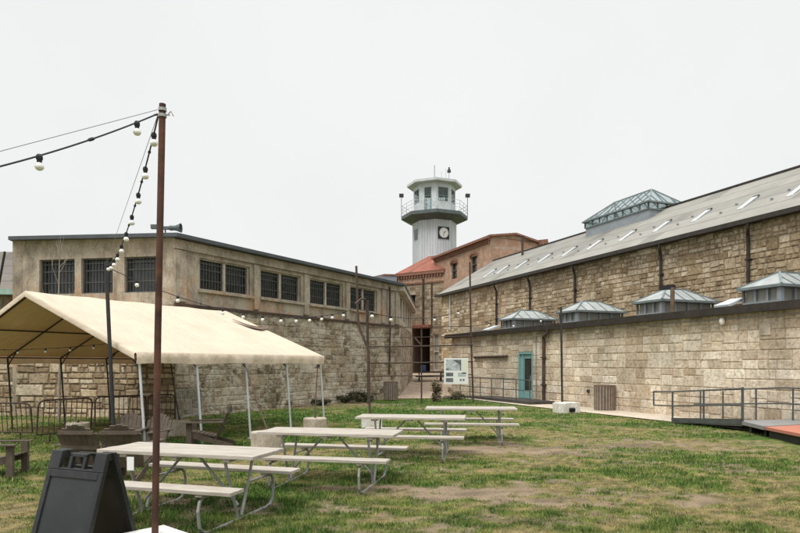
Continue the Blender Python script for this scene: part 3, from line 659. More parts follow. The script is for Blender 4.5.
m2 = MB(); m2.col = (.5, .5, 0); wall_holes(m2, (0, 0), fd, fn, 0, 5.9, -.1, ZS, [], .5)
stones(m2, (0, 0), fd, fn, 0, 5.9, -.1, ZS, seed=73, ch=(.15, .23), bw=(.26, .8), gap=.016, prot=(.012, .06), jit=.02, split=.5)
m2.build('end_stone_wall', M['rubble_b'], lb)
# concrete storey
LW = [(1.07, 3.45), (4.02, 6.38), (6.97, 9.33), (9.9, 12.2)]; LH = [(a, b_, 4.28, 5.36) for a, b_ in LW]
FW = [(.6, 1.85), (2.28, 3.45), (3.70, 5.05)]; FH = [(a, b_, 4.1, 5.28) for a, b_ in FW]
m2 = MB(); set_ = .05
wall_holes(m2, (0, set_), (1, 0), (0, -1), 0.02, QL, ZS, ZT-.05, LH, .4)
for q in (0.0, 3.6, 6.53, 9.48, 12.55, 13.85): m2.box(q, -.03, ZS+.12, q+(.3 if q not in (0.0,) else .45), set_+.0, ZT-.45)
m2.box(-.05, -.06, ZT-.42, QL+.1, set_, ZT-.12)                                   # light concrete beam below the roof
for a, b_ in LW: m2.box(a-.1, -.06, 4.18, b_+.1, set_, 4.28)
m2.build('concrete_wall', M['conc'], lb)
m2 = MB(); o2 = -fn*.05
wall_holes(m2, (o2.x, o2.y), fd, fn, .0, 5.7, ZS, ZT+.08, FH, .4); m2.build('end_wall', M['conc'], lb)
m2 = MB(); m2.box(-.05, -.09, ZS-.04, QL+.1, .0, ZS+.05); m2.build('ledge', M['rustd'], lb)
SH = [(1.2+i*2.3, 2.7+i*2.3, 4.2, 5.4) for i in range(5)]; SH = [h for h in SH if h[1] < SL-.3]
m2 = MB(); o3 = sA-sn*.03; wall_holes(m2, (o3.x, o3.y), sd_, sn, 0, SL, ZS+.05, ZT-.05, SH, .4); m2.build('side_wall', M['conc_l'], lb)
# windows with bars
def barred(parent, o, ax, nr, h, nb, mull=True, mat='greym'):
    a, b_, c_, d = h
    f = MB(); fr_ = .045
    for x in ((a, a+fr_, c_, d), (b_-fr_, b_, c_, d), (a+fr_, b_-fr_, c_, c_+fr_), (a+fr_, b_-fr_, d-fr_, d)): pane(f, o, ax, nr, *x, .1, .08)
    if mull: pane(f, o, ax, nr, (a+b_)/2-.05, (a+b_)/2+.05, c_+fr_, d-fr_, .09, .08)
    wf = f.build('window', M['conc_l'] if mat == 'greym' else M[mat], parent)
    g = MB(); pane(g, o, ax, nr, a+.02, b_-.02, c_+.02, d-.02, .24, .02); g.build('pane', M['gdark'], wf)
    g = MB(); axv = Vector((*ax, 0)).normalized(); nrv = Vector((*nr, 0)).normalized(); ov = Vector((o[0], o[1], 0))
    for i in range(1, nb):
        x = a+(b_-a)*i/nb; p = ov+axv*x-nrv*.13; g.bar(p+Vector((0, 0, c_+fr_)), p+Vector((0, 0, d-fr_)), .022, .022)
    for z in (c_+(d-c_)*.33, c_+(d-c_)*.66, d-.16):
        p = ov-nrv*.14; g.bar(p+axv*(a+fr_)+Vector((0, 0, z)), p+axv*(b_-fr_)+Vector((0, 0, z)), .02, .03)
    g.build('bars', M['railm'], wf)
for h in LH: barred(lb, (0, set_), (1, 0), (0, -1), h, 18)
for h in FH: barred(lb, o2, fd, fn, h, 10, False, 'railm')
for h in SH: barred(lb, o3, sd_, sn, h, 6, False, 'conc_l')
# roof
p5 = fd*5.85; back = Vector((3.5, 9.5))
m2 = MB()
ro = [Vector((-.12, -.3)), Vector((QL+.12, -.3))+sd_*0, sB+sn*.3, sB-sn*7, Vector((10, 9)), LB.l((LB.w((p5.x, p5.y)).x-2.75, LB.w((p5.x, p5.y)).y+7.5)).to_2d(), p5+fd*.1+fn*.3]
ro[0] = Vector((-.1, -.3))+fn*.1
n_ = len(ro); zt = [ZT, ZT, ZT, ZT+.4, ZT+.7, ZT+.7, ZT+.13]; zt[0] = ZT+.02
m2.add([(p.x, p.y, z) for p, z in zip(ro, zt)]+[(p.x, p.y, z-.12) for p, z in zip(ro, zt)], [tuple(range(n_)), tuple(range(n_, 2*n_))[::-1]]+[(i, n_+i, n_+(i+1) % n_, (i+1) % n_) for i in range(n_)])
m2.build('roof', M['edge'], lb)
m2 = MB(); a = sA+sn*.14+sd_*-.1; b2 = sB+sn*.14; m2.bar((a.x, a.y, ZT-.27), (b2.x, b2.y, ZT-.27), .3, .24); m2.build('side_cornice', M['conc_l'], lb)
wp5 = LB.w((p5.x, p5.y)); c_ = LB.l((wp5.x-2.6, wp5.y+7.5)).to_2d(); m2 = MB(); m2.bar((p5.x, p5.y, 3.0), (c_.x, c_.y, 3.0), .3, 5.9); m2.build('back_wall', M['conc'], lb)
# dark pipes on the wall
for q in (13.1,):
    m2 = MB(); m2.tube([(q, -.12, ZT-.3), (q, -.12, ZS+.1), (q, -.14, ZS-.1), (q, -.08, 1.2)], .045, 8); m2.build('drain_stain_pipe', M['rustd'], lb)
# loudspeaker / floodlight on roof corner
p = LB.w((.35, .35, ZT)); p.x -= .12; fl = thing('horn_loudspeaker', 'grey horn loudspeaker on the roof corner of the concrete building', 'loudspeaker', W, (p.x, p.y, ZT))
m2 = MB(); m2.tube([(p.x-.5, p.y, ZT-.05), (p.x-.5, p.y, ZT+.25)], .03, 6); m2.tube([(p.x-.25, p.y, ZT-.05), (p.x-.25, p.y, ZT+.32)], .025, 6); m2.build('mount', M['tanks'], fl)
m2 = MB(); m2.cbox((p.x-.6, p.y, ZT+.38), (.24, .12, .14)); m2.cbox((p.x-.25, p.y, ZT+.34), (.5, .1, .1)); m2.build('driver', M['tanks'], fl)
m2 = MB(); vsx = [(0, .06), (.08, .09), (.16, .08), (.26, .09), (.42, .16)]
n_ = 10; A = []
for x, r in vsx:
    for k in range(n_): A.append((p.x-.15+x, p.y-r*math.cos(2*math.pi*k/n_), ZT+.34+r*math.sin(2*math.pi*k/n_)))
m2.add(A, [(i*n_+k, i*n_+(k+1) % n_, (i+1)*n_+(k+1) % n_, (i+1)*n_+k) for i in range(4) for k in range(n_)]); m2.build('horn', M['tanks'], fl)

# ---- boundary wall going on to the left and the slate roofed house behind it
q0 = LB.w((p5.x, p5.y)); wd = Vector((-.984, .18))
m2 = MB(); m2.col = (.5, .5, 0)
wall_holes(m2, (q0.x, q0.y), wd, (-.18, -.984), .03, 16, -.1, 3.3, [], .5)
stones(m2, (q0.x, q0.y), wd, (-.18, -.984), .03, 16, -.1, 3.3, seed=81, ch=(.15, .23), bw=(.28, .8), gap=.016, prot=(0, .05), jit=.015, split=.5)
m2.solo('boundary_wall', M['rubble_b'], 'rough brown stone wall running off to the left behind the tent', 'wall', W, (q0.x, q0.y, 0))
hs2 = thing('slate_roofed_house', 'low house with a weathered slate roof behind the wall at the far left', 'building', W, (-18, 24, 0))
m2 = MB(); m2.box(-24, 23.0, -.1, q0.x+.2-.9, 29, 4.4); m2.build('wall', M['conc'], hs2)
m2 = MB(); m2.slab((-24.5, 22.6, 4.45), (q0.x-.3, 22.6, 4.45), (q0.x-.3, 26, 6.4), (-24.5, 26, 6.5), .12); m2.slab((-24.5, 29.4, 4.45), (q0.x-.3, 29.4, 4.45), (q0.x-.3, 26, 6.4), (-24.5, 26, 6.5), .12); m2.build('roof', M['slate'], hs2)
m2 = MB(); m2.box(-24.5, 22.4, 4.25, q0.x+.1, 22.6, 4.45); m2.build('gutter', M['copper'], hs2)
m2 = MB(); x_ = q0.x-.15; m2.bar((x_, 20.8, 5.5), (x_-.5, 21.2, 4.2), .06, .06); m2.bar((x_-.35, 21.1, 4.7), (x_-1.0, 21.6, 4.0), .06, .06); m2.bar((x_-.6, 21.3, 3.95), (x_-1.3, 21.6, 3.9), .08, .08)
m2.solo('iron_bracket', M['darkm'], 'dark iron strut hanging beside the left end of the concrete building', 'bracket', W, (x_-.5, 21.2, 3.9))

# ================================================================ HUB BUILDING + BRICK BUILDING
hb = thing('hub_building', 'stone hub building with a red metal roof at the end of the passage', 'building', W, (1.9, 62, 0))
A_ = Vector((3.9, 59.3)); B_ = Vector((-.1, 62)); hx = (A_-B_).normalized(); hn = Vector((hx.y, -hx.x)); HL = (A_-B_).length
if hn.y > 0: hn = -hn
hh = [(1.54, 3.6, .8, 5.2)]; hh2 = [(1.0, 1.95, 6.6, 8.5)]
m2 = MB(); m2.col = (.5, .5, 0)
HH = [(1.0, 1.5, 6.6, 8.5)]
wall_holes(m2, B_, hx, hn, 0, HL+.6, 0, 5.5, [(1.54, 3.6, -.1, 5.2), (3.95, 4.6, 1.1, 4.6)], .5)
wall_holes(m2, B_, hx, hn, 0, HL+.6, 5.5, 9.7, [(.95, 1.9, 6.7, 8.5)], .5)
for i, r in enumerate(regions(0, HL+.6, 0, 5.5, [(1.54, 3.6, -.1, 5.2), (3.95, 4.6, 1.1, 4.6)])+regions(0, HL+.6, 5.5, 9.7, [(.95, 1.9, 6.7, 8.5)])):
    stones(m2, B_, hx, hn, *r, seed=90+i, ch=(.2, .3), bw=(.3, .7), gap=.012, prot=(0, .03))
m2.col = (.2, .5, 1); C_ = Vector((-.75, 73)); wall_holes(m2, B_, (C_-B_), (-1, -.05), 0, (C_-B_).length, 0, 9.7, [], .5)
m2.build('wall', M['hubstone'], hb)
m2 = MB(); wall_holes(m2, B_+hn*.03, hx, hn, 0, HL+.6, 9.7, 10.55, [], .4); wall_holes(m2, B_+hn*.03, (C_-B_), (-1, -.05), 0, (C_-B_).length, 9.7, 10.3, [], .4); m2.build('brick_band', M['brick'], hb)
m2 = MB()
for z, p, t in ((9.6, .07, .1), (10.55, .25, .3)):
    a = B_+hn*(p/2+.02); b2 = A_+hx*.5+hn*(p/2+.02); m2.bar((a.x, a.y, z), (b2.x, b2.y, z), p, t)
for i in range(int((HL+.5)/.32)):
    a = B_+hx*(i*.32+.1)+hn*.12; m2.cbox((a.x, a.y, 10.27), (.16, .2, .25), rz=math.atan2(hx.y, hx.x))
d2 = (C_-B_).normalized(); a = B_+hn*.1; b2 = C_+hn*.1; m2.bar((a.x, a.y, 10.45), (b2.x, b2.y, 10.45), .3, .2)
m2.build('cornice', M['redbrick'], hb)
e0 = B_+hn*.3-hx*.3; e1 = A_+hn*.3+hx*.9; t0 = B_+hx*1.6-hn*3.0; t1 = A_+hx*1.5-hn*3.0; Cc = C_+hn*.2
m2 = MB(); m2.add([(e0.x, e0.y, 10.7), (e1.x, e1.y, 10.7), (t1.x, t1.y, 12.75), (t0.x, t0.y, 12.75), (Cc.x, Cc.y, 10.6), (C_.x+.5, 73, 10.6), (t0.x, t0.y+8, 12.75), (t1.x, t1.y+8, 12.75)], [(0, 1, 2, 3), (0, 3, 6, 5, 4), (3, 2, 7, 6)]); m2.build('roof', M['redroof'], hb)
m2 = MB(); m2.bar((t0.x, t0.y, 12.78), (t1.x, t1.y, 12.78), .2, .12); m2.build('roof_curb', M['white'], hb)
m2 = MB(); 
for a, b2, c_, d in (((3.95, 4.6, 1.1, 4.6)),):
    for x in ((a, a+.1, c_, d), (b2-.1, b2, c_, d), (a+.1, b2-.1, c_, c_+.12), (a+.1, b2-.1, d-.12, d), (a+.1, b2-.1, 2.9, 3.0)): pane(m2, B_, hx, hn, *x, .1, .08)
wf = m2.build('window', M['conc_l'], hb); m2 = MB(); pane(m2, B_, hx, hn, 4.0, 4.55, 1.15, 4.55, .25, .02); m2.build('pane', M['gside'], wf)
m2 = MB(); 
for x in ((.95, 1.02, 6.7, 8.5), (1.83, 1.9, 6.7, 8.5), (1.02, 1.83, 7.55, 7.63)): pane(m2, B_, hx, hn, *x, .1, .08)
wf = m2.build('window', M['greym'], hb); m2 = MB(); pane(m2, B_, hx, hn, .97, 1.88, 6.72, 8.48, .25, .02); m2.build('pane', M['gdark'], wf)
m2 = MB(); a = B_+hx*.8+hn*.08; b2 = B_+hx*2.05+hn*.08; m2.bar((a.x, a.y, 8.62), (b2.x, b2.y, 8.62), .2, .22); m2.build('lintel', M['conc_l'], wf)
m2 = MB(); a = B_+hx*1.2+hn*.3; b2 = B_+hx*3.8+hn*.3; m2.bar((a.x, a.y, 5.35), (b2.x, b2.y, 5.35), .7, .3); m2.build('canopy', M['redceil'], hb)
m2 = MB()
for x in (1.44, 3.7):   # deep dark passage behind the opening
    p = B_+hx*x-hn*.5; q = B_+hx*x-hn*5; m2.bar((p.x, p.y, 2.9), (q.x, q.y, 2.9), .2, 5.8)
p = B_+hx*1.3-hn*5; q = B_+hx*3.8-hn*5; m2.bar((p.x, p.y, 2.9), (q.x, q.y, 2.9), .2, 5.8); p = B_+hx*2.57-hn*.5; q = B_+hx*2.57-hn*5; m2.bar((p.x, p.y, 5.4), (q.x, q.y, 5.4), 2.6, .2)
m2.build('doorway_lining', M['wooddk'], hb)
m2 = MB(); p = B_+hx*3.85+hn*.1; m2.tube([(p.x, p.y, 9.6), (p.x, p.y, 5.3)], .07, 6); p = B_+hx*2.9+hn*.14; m2.tube([(p.x, p.y, 10.0), (p.x, p.y, 5.5)], .09, 6); m2.build('downspout', M['rustd'], hb)
# slate wing in front of the hub on the left
sw = thing('slate_wing', 'dark slate roofed wing rising behind the concrete building', 'building', W, (-3, 58, 0))
m2 = MB(); m2.box(-12, 56, -.1, -.35, 61.5, 8.6); m2.build('wall', M['hubstone'], sw)
m2 = MB(); m2.add([(-12, 55.6, 8.5), (-.3, 55.6, 8.5), (-.3, 61.3, 10.4), (-1.6, 61.3, 10.45), (-12, 61.3, 8.5)], [(0, 1, 2, 3), (0, 3, 4)]); m2.add([(-12, 55.6, 8.4), (-.3, 55.6, 8.4), (-.3, 55.6, 8.5), (-12, 55.6, 8.5)], [(0, 1, 2, 3)]); m2.add([(-12, 61.3, 8.5), (-1.6, 61.3, 10.45), (-.3, 61.3, 10.4), (-.3, 61.5, 8.4), (-12, 61.5, 8.4)], [(0, 1, 2, 3, 4)]); m2.build('roof', M['slate_d'], sw)
m2 = MB(); m2.bar((-3.4, 61.3, 9.75+.33), (-1.6, 61.3, 10.5), .3, .16); m2.bar((-1.6, 61.3, 10.52), (-.1, 61.3, 10.48), .3, .16); m2.bar((-12, 61.3, 8.6), (-3.4, 61.3, 10.08), .3, .16); m2.build('ridge', M['redbrick'], sw)

# brick building
UB = 25.4; VB = 44.6; ZB = 12.1
bb = thing('brick_gatehouse', 'tall salmon brick building with arched windows and parapet below the tower', 'building', RB, (27, 48, 0))
wh = [(v_of(477, UB), v_of(471, UB), 9.55, 11.0), (v_of(457, UB), v_of(451.5, UB), 9.55, 11.0)]
m2 = MB(); wall_holes(m2, (UB, 0), (0, 1), (-1, 0), VB, 55.5, -.1, ZB, wh, .4)
m2.box(UB+.4, VB, -.1, UB+5.2, VB+.4, ZB); m2.box(UB+4.8, VB+.4, -.1, UB+5.2, 55.5, ZB)
m2.add([(UB, VB, ZB), (UB+5.2, VB, ZB-.25), (UB+2.3, VB, ZB+.35), (UB, VB+.4, ZB), (UB+5.2, VB+.4, ZB-.25), (UB+2.3, VB+.4, ZB+.35)], [(0, 1, 2), (3, 5, 4), (0, 2, 5, 3), (2, 1, 4, 5), (0, 3, 4, 1)])
m2.build('brick_wall', M['brick'], bb)
m2 = MB()
m2.bar((UB-.14, VB-.1, ZB-.02), (UB-.14, 55.6, ZB-.02), .5, .2); m2.bar((UB-.07, VB-.05, ZB-.2), (UB-.07, 55.6, ZB-.2), .2, .1)
for i in range(34): m2.cbox((UB-.08, VB+.15+i*.32, ZB-.36), (.16, .16, .22))
m2.bar((UB-.2, VB-.05, ZB+.08), (UB+2.3, VB-.05, ZB+.42), .4, .16); m2.bar((UB+2.3, VB-.05, ZB+.42), (UB+4.6, VB-.05, ZB-.1), .4, .16); m2.bar((UB+4.5, VB-.05, ZB-.15), (UB+5.4, VB-.05, ZB+.0), .4, .4)
m2.build('cornice', M['redbrick'], bb)
m2 = MB(); m2.slab((UB+.1, VB+.3, ZB-.35), (UB+.1, 55.4, ZB-.35), (UB+5.1, 55.4, ZB-.3), (UB+5.1, VB+.3, ZB-.3), .1); m2.build('roof', M['slate_d'], bb)
for h in wh:
    a, b2, c_, d = h; m2 = MB()
    for x in ((a, a+.08, c_, d), (b2-.08, b2, c_, d), (a+.08, b2-.08, (c_+d)/2, (c_+d)/2+.07)): pane(m2, (UB, 0), (0, 1), (-1, 0), *x, .1, .08)
    wf = m2.build('window', M['wooddk'], bb); g = MB(); pane(g, (UB, 0), (0, 1), (-1, 0), a+.03, b2-.03, c_+.02, d-.02, .22, .02); g.build('pane', M['gdark'], wf)
    g = MB(); k = 9; cx = (a+b2)/2; rr_ = (b2-a)/2
    for i in range(k):
        t = math.pi*(i+.5)/k; g.cbox((UB-.04, cx+math.cos(t)*(rr_+.1), d-.1+math.sin(t)*.32+.05), (.14, .22, .18), rx=t-math.pi/2)
    g.build('arch', M['redbrick'], wf)
m2 = MB(); p_ = RB.l(((522.5-400)/F*46, 46)); 
v = v_of(522.5, 24.6); m2.tube([(24.6, v, 9.3), (24.6, v, 11.0)], .09, 8); m2.build('vent_pipe', M['rustd'], cb)

# ================================================================ TOWER
TX, TY = 3.88, 70.0
tw = thing('watch_tower', 'white octagonal watch tower with a clock, railed gallery and glazed lookout', 'tower', W, (TX, TY, 0))
a0 = -math.pi/2                                  # a vertex towards the camera
def octo(mb_, r0, z0, r1, z1, cap=True): mb_.lathe((TX, TY, 0), [(r0, z0), (r1, z1)], 8, a0, cap)
m2 = MB(); octo(m2, 2.475, 0, 2.475, 17.6); m2.build('shaft', M['siding'], tw)
m2 = MB(); m2.lathe((TX, TY, 0), [(2.48, 17.5), (3.7, 17.92), (3.74, 17.95), (3.74, 18.32), (2.4, 18.34)], 8, a0); m2.build('gallery', M['tanks'], tw)
cb_ = MB(); fw_ = MB(); gl = MB(); RC = 2.36; ap = RC*math.cos(math.pi/8); half = RC*math.sin(math.pi/8)
for k in range(8):
    an = a0+math.pi/8+k*math.pi/4; nr = Vector((math.cos(an), math.sin(an))); ax = Vector((-nr.y, nr.x)); o = Vector((TX, TY))+nr*ap
    door = (k == 7); z0 = 18.5 if door else 19.55; hw = .42 if door else .52; off = .1
    hw = .42 if door else .62; wall_holes(cb_, o, ax, nr, -half, half, 18.3, 21.6, [(-hw+off*0, hw, z0, 21.1)], .1)
    for x in ((-hw, -hw+.09, z0, 21.1), (hw-.09, hw, z0, 21.1), (-hw+.09, hw-.09, 20.98, 21.1), (-hw+.08, hw-.08, 20.1, 20.17), (-hw+.08, hw-.08, z0, z0+.08)): pane(fw_, o, ax, nr, *x, .0, .06)
    if not door: pane(fw_, o, ax, nr, -.03, .03, z0+.08, 20.92, .0, .06)
    pane(gl, o, ax, nr, -hw+.02, hw-.02, z0+.02, 20.98, .07, .01)
cc_ = cb_.build('lookout_cabin', M['white'], tw); fw_.build('window_frames', M['decksteel'], cc_); gl.build('glass', M['gtow'], cc_)
m2 = MB(); m2.lathe((TX, TY, 0), [(2.3, 21.55), (3.1, 21.6), (3.12, 21.85), (1.2, 22.35), (.4, 22.6), (.1, 22.65)], 8, a0); m2.build('lookout_roof', M['white'], tw)
m2 = MB()
for k in range(8):
    a = a0+k*math.pi/4; b2 = a+math.pi/4; P_ = lambda an, z: (TX+3.68*math.cos(an), TY+3.68*math.sin(an), z)
    m2.tube([P_(a, 18.4), P_(a, 19.5)], .03, 6)
    mid = ((P_(a, 0)[0]+P_(b2, 0)[0])/2, (P_(a, 0)[1]+P_(b2, 0)[1])/2); m2.tube([(*mid, 18.4), (*mid, 19.5)], .025, 6)
    for z in (19.5, 19.1, 18.75): m2.tube([P_(a, z), P_(b2, z)], .022, 6)
m2.build('railing', M['white'], tw)
for sx in (-1, 1):
    m2 = MB(); x = TX+sx*3.72; m2.tube([(x, TY, 18.3), (x, TY, 20.5)], .04, 6); o = m2.build('lamp_pole', M['greym'], tw)
    m2 = MB(); m2.cbox((x, TY-.15, 20.65), (.5, .4, .34)); m2.build('floodlight', M['darkm'], o)
m2 = MB(); m2.tube([(TX, TY, 22.5), (TX, TY, 24.1)], .05, 6); m2.tube([(TX+.8, TY, 22.2), (TX+.8, TY, 23.4)], .02, 6); m2.tube([(TX+1.6, TY-.5, 22.1), (TX+1.6, TY-.5, 23.2)], .03, 6)
m2.tube([(TX+1.2, TY-.5, 22.1), (TX+1.25, TY-.5, 23.6)], .015, 6); m2.build('antenna', M['greym'], tw)
m2 = MB(); m2.lathe((TX+1.6, TY-.5, 23.1), [(.05, 0), (.22, .05), (.18, .35), (.08, .42), (.1, .6)], 8); m2.build('siren', M['darkm'], tw)
an = a0+math.pi/8; nr = Vector((math.cos(an), math.sin(an))); ax = Vector((-nr.y, nr.x)); o = Vector((TX, TY))+nr*(2.475*math.cos(math.pi/8))
zc = 16.05
m2 = MB(); pane(m2, o, ax, nr, -.66, .66, zc-.66, zc+.66, -.08, .1); ck = m2.build('clock', M['black'], tw)
def disc(mb_, r, dep, n_=28):
    P_ = [Vector((o.x, o.y, zc))+Vector((ax.x, ax.y, 0))*r*math.cos(t)+Vector((0, 0, 1))*r*math.sin(t)+Vector((nr.x, nr.y, 0))*dep for t in [2*math.pi*k/n_ for k in range(n_)]]
    Q_ = [p-Vector((nr.x, nr.y, 0))*.03 for p in P_]
    mb_.add(P_+Q_, [tuple(range(n_))]+[(i, (i+1) % n_, n_+(i+1) % n_, n_+i) for i in range(n_)])
m2 = MB(); disc(m2, .55, .11); m2.build('clock_face', M['paper'], ck)
m2 = MB(); X3 = Vector((ax.x, ax.y, 0)); Z3 = Vector((0, 0, 1)); c3 = Vector((o.x, o.y, zc))+Vector((nr.x, nr.y, 0))*.125
for t, L_, wd_ in ((50, .3, .05), (190, .42, .035)):
    d3 = X3*math.sin(R_(t))+Z3*math.cos(R_(t)); m2.bar(c3-d3*.08, c3+d3*L_, wd_, .02, up=(nr.x, nr.y, 0))
for k in range(12):
    t = k*math.pi/6; d3 = X3*math.sin(t)+Z3*math.cos(t); m2.bar(c3+d3*.43, c3+d3*.51, .03, .012, up=(nr.x, nr.y, 0))
m2.build('clock_hands', M['black'], ck)
an = a0-math.pi/8-math.pi/4*.0; nr2 = Vector((math.cos(an), math.sin(an))); 
an = a0-3*math.pi/8; nr2 = Vector((math.cos(an), math.sin(an))); ax2 = Vector((-nr2.y, nr2.x)); o2_ = Vector((TX, TY))+nr2*(2.475*math.cos(math.pi/8))
m2 = MB(); pane(m2, o2_, ax2, nr2, -.4, .5, 15.5, 16.7, -.04, .05); wf = m2.build('shaft_window', M['decksteel'], tw); m2 = MB(); pane(m2, o2_, ax2, nr2, -.3, .4, 15.6, 16.6, -.05, .02); m2.build('pane', M['gdark'], wf)
exec_more = True

# ================================================================ TENT
ZF = 12.0; TF = Fr((138-400)/F*ZF, ZF, 60.67); TL, TWd = 5.93, 7.25; EZ, PZ = 1.96, 3.36; RY = 3.66
tt = thing('event_tent', 'large cream canopy tent with open sides and a peaked roof on the left', 'tent', TF, (3, 3.6, 0))
nxs, nys = 40, 14
def roofz(x, s):         # s 0 at eave, 1 at ridge
    bay = abs(math.sin(math.pi*x/TL*4)); sag = .05*bay*math.sin(math.pi*min(1, s))+.02*bay*s
    return EZ+(PZ-EZ)*s-sag
m2 = MB()
for side in (0, 1):
    P_ = []; th = .012
    for lay in (0, 1):
        for i in range(nxs+1):
            x = -.06+(TL+.12)*i/nxs
            for j in range(nys+1):
                s = j/nys; y = RY*s if side == 0 else TWd-(TWd-RY)*s
                P_.append((x, y, roofz(x, s)-lay*th+(.0 if side == 0 else 0)))
    K = (nxs+1)*(nys+1); fs = []
    for i in range(nxs):
        for j in range(nys):
            a = i*(nys+1)+j; fs.append((a, a+1, a+nys+2, a+nys+1)); fs.append((K+a, K+a+nys+1, K+a+nys+2, K+a+1))
    m2.add(P_, fs)
# valances along the eaves and folded bands at the gables
for yy, sg in ((0, -1), (TWd, 1)):
    P_ = []
    for i in range(nxs*2+1):
        x = -.06+(TL+.12)*i/(nxs*2); wob = .012*math.sin(i*1.1)+.01*math.sin(i*.37)
        for z, o_ in ((EZ+.015, .0), (EZ-.03, .035), (EZ-.12, .04+wob), (EZ-.215+.012*math.sin(x*3.1), .03+wob*1.5)): P_.append((x, yy+sg*o_, z))
    m2.add(P_, [(i*4+j, i*4+j+1, i*4+j+5, i*4+j+4) for i in range(nxs*2) for j in range(3)])
for xx, sg in ((-.06, -1), (TL+.06, 1)):
    for (ya, yb) in ((0, RY), (TWd, RY)):
        P_ = []
        for i in range(15):
            s = i/14; y = ya+(yb-ya)*s; z = roofz(0, s); P_ += [(xx, y, z+.004), (xx+sg*.03, y, z-.03), (xx+sg*.02, y, z-.13)]
        m2.add(P_, [(i*3+j, i*3+j+1, i*3+j+4, i*3+j+3) for i in range(14) for j in range(2)])
cn_ = m2.build('canopy', M['fabric'], tt, smooth=True)
# curved slit in the front slope
m2 = MB(); P_ = []; tx = lambda px, py: None
def on_roof(px, py):      # ray through a pixel onto the front slope
    d = Vector(((px-400)/F, 1, (HZ-py)/F)); best = None
    for k in range(2000):
        t = 8+k*.006; w_ = Vector((0, 0, EYE))+d*t; l_ = TF.l(w_)
        if 0 < l_.y < RY and w_.z <= roofz(l_.x, l_.y/RY)+.0 and l_.y > .02: return Vector((l_.x, l_.y, w_.z))
    return None
up_, dn_ = [], []
for i in range(13):
    s = i/12; px = 232+36*s; py = 320.8+9*math.sin(s*math.pi*.55)*1.0-(1.2 if s > .9 else 0); wd_ = .5+3.0*s if s < .93 else 2.6
    a = on_roof(px, py-wd_/2); b2 = on_roof(px, py+wd_/2)
    if a and b2: up_.append(a+Vector((0, -.02, .05))); dn_.append(b2+Vector((0, -.02, .05)))
k = len(up_)
if k > 2: m2.add(up_+dn_, [(i, i+1, k+i+1, k+i) for i in range(k-1)]); m2.build('slit', M['wooddk'], cn_)
# frame
for i in range(5):
    x = TL*i/4; x = min(max(x, .05), TL-.05)
    for yy, nm in ((.04, 0), (TWd-.04, 1)):
        q = Vector((x, yy, EZ-.05)); ft = TF.l(TF.w((x, yy))+Vector((.13, 0, 0)))
        m3 = MB(); m3.tube([(x, yy, EZ-.04), (ft.x, ft.y, 0.0)], .024, 8); m3.lathe((ft.x, ft.y, -.01), [(.07, 0), (.07, .02)], 8)
        m3.build('leg', M['white'] if nm == 0 else M['darkm'], tt)
    m3 = MB(); z_ = lambda y: (roofz(x, y/RY) if y <= RY else roofz(x, (TWd-y)/(TWd-RY)))-.05
    m3.tube([(x, .04, EZ-.05), (x, RY, PZ-.06), (x, TWd-.04, EZ-.05)], .021, 6)
    m3.build('rafter', M['darkm'], tt)
    m3 = MB(); m3.tube([(x, .03, EZ-.3), (x, .5, z_(.5))], .016, 6); m3.tube([(x, TWd-.03, EZ-.3), (x, TWd-.5, z_(TWd-.5))], .016, 6); m3.build('knee_brace', M['darkm'], tt)
m3 = MB()
for y, z in ((.04, EZ-.05), (RY, PZ-.07), (TWd-.04, EZ-.05), (RY/2, roofz(0, .5)-.1), (TWd-RY/2, roofz(0, .5)-.1)): m3.tube([(.05, y, z), (TL-.05, y, z)], .02, 6)
m3.build('purlins', M['darkm'], tt)

# ---------------------------------------------------------------- festoon lights
def catenary(a, b2, sag, n_=24):
    a, b2 = Vector(a), Vector(b2); return [a.lerp(b2, i/n_)-Vector((0, 0, sag*4*(i/n_)*(1-i/n_))) for i in range(n_+1)]
def festoon(label, a, b2, sag, ts, wire=None, r=.007, bulb=.034, group='festoon light strings', drop=.05, knots=True):
    a, b2 = Vector(a), Vector(b2); m_ = a.lerp(b2, .5)
    t_ = thing('festoon_lights', label, 'string lights', W, tuple(m_), group)
    mm = MB(); pts = catenary(a, b2, sag, 30); mm.tube(pts, r, 6)
    if knots:
        for q in [(ts[i]+ts[i+1])/2 for i in range(len(ts)-1)]:
            p = a.lerp(b2, q)-Vector((0, 0, sag*4*q*(1-q))); d = (b2-a).normalized(); mm.tube([p-d*.03, p-d*.012, p+d*.012, p+d*.03], [r, r*2, r*2, r], 6)
    mm.build('cable', M['cable'], t_)
    if wire is not None:
        mm = MB(); mm.tube([a+Vector((0, 0, wire)), b2+Vector((0, 0, wire))], r*.4, 5); mm.build('support_wire', M['wire'], t_)
    for q in ts:
        p = a.lerp(b2, q)-Vector((0, 0, sag*4*q*(1-q)))
        mm = MB(); R2 = bulb; mm.lathe((p.x, p.y, p.z-drop-R2*1.75), [(.001, -.003), (R2*.6, R2*.1), (R2*.95, R2*.5), (R2, R2*.9), (R2*.8, R2*1.4), (R2*.45, R2*1.8)], 12, cap=False)
        o = mm.build('bulb', M['globe'], t_, smooth=True)
        mm = MB(); mm.lathe((p.x, p.y, p.z-drop), [(R2*.55, 0), (R2*.6, drop*.4), (R2*.75, drop*.5), (R2*.75, drop*.9), (R2*.5, drop+R2*.3)], 8); mm.build('socket', M['black'], o)
    return t_
def at(px, py, Y): return Vector(((px-400)/F*Y, Y, EYE+(HZ-py)/F*Y))
ZP = 5.12
topP = at(157.5, 114, ZP)
aa = at(-260, 205, 3.2)
festoon('near festoon string running from the red pole top out of the left of the picture', topP, at(-150, 197, 3.6), .07, [.092, .47, .76], wire=.035, r=.007, bulb=.031)
p2 = at(106, 265, 12.05)
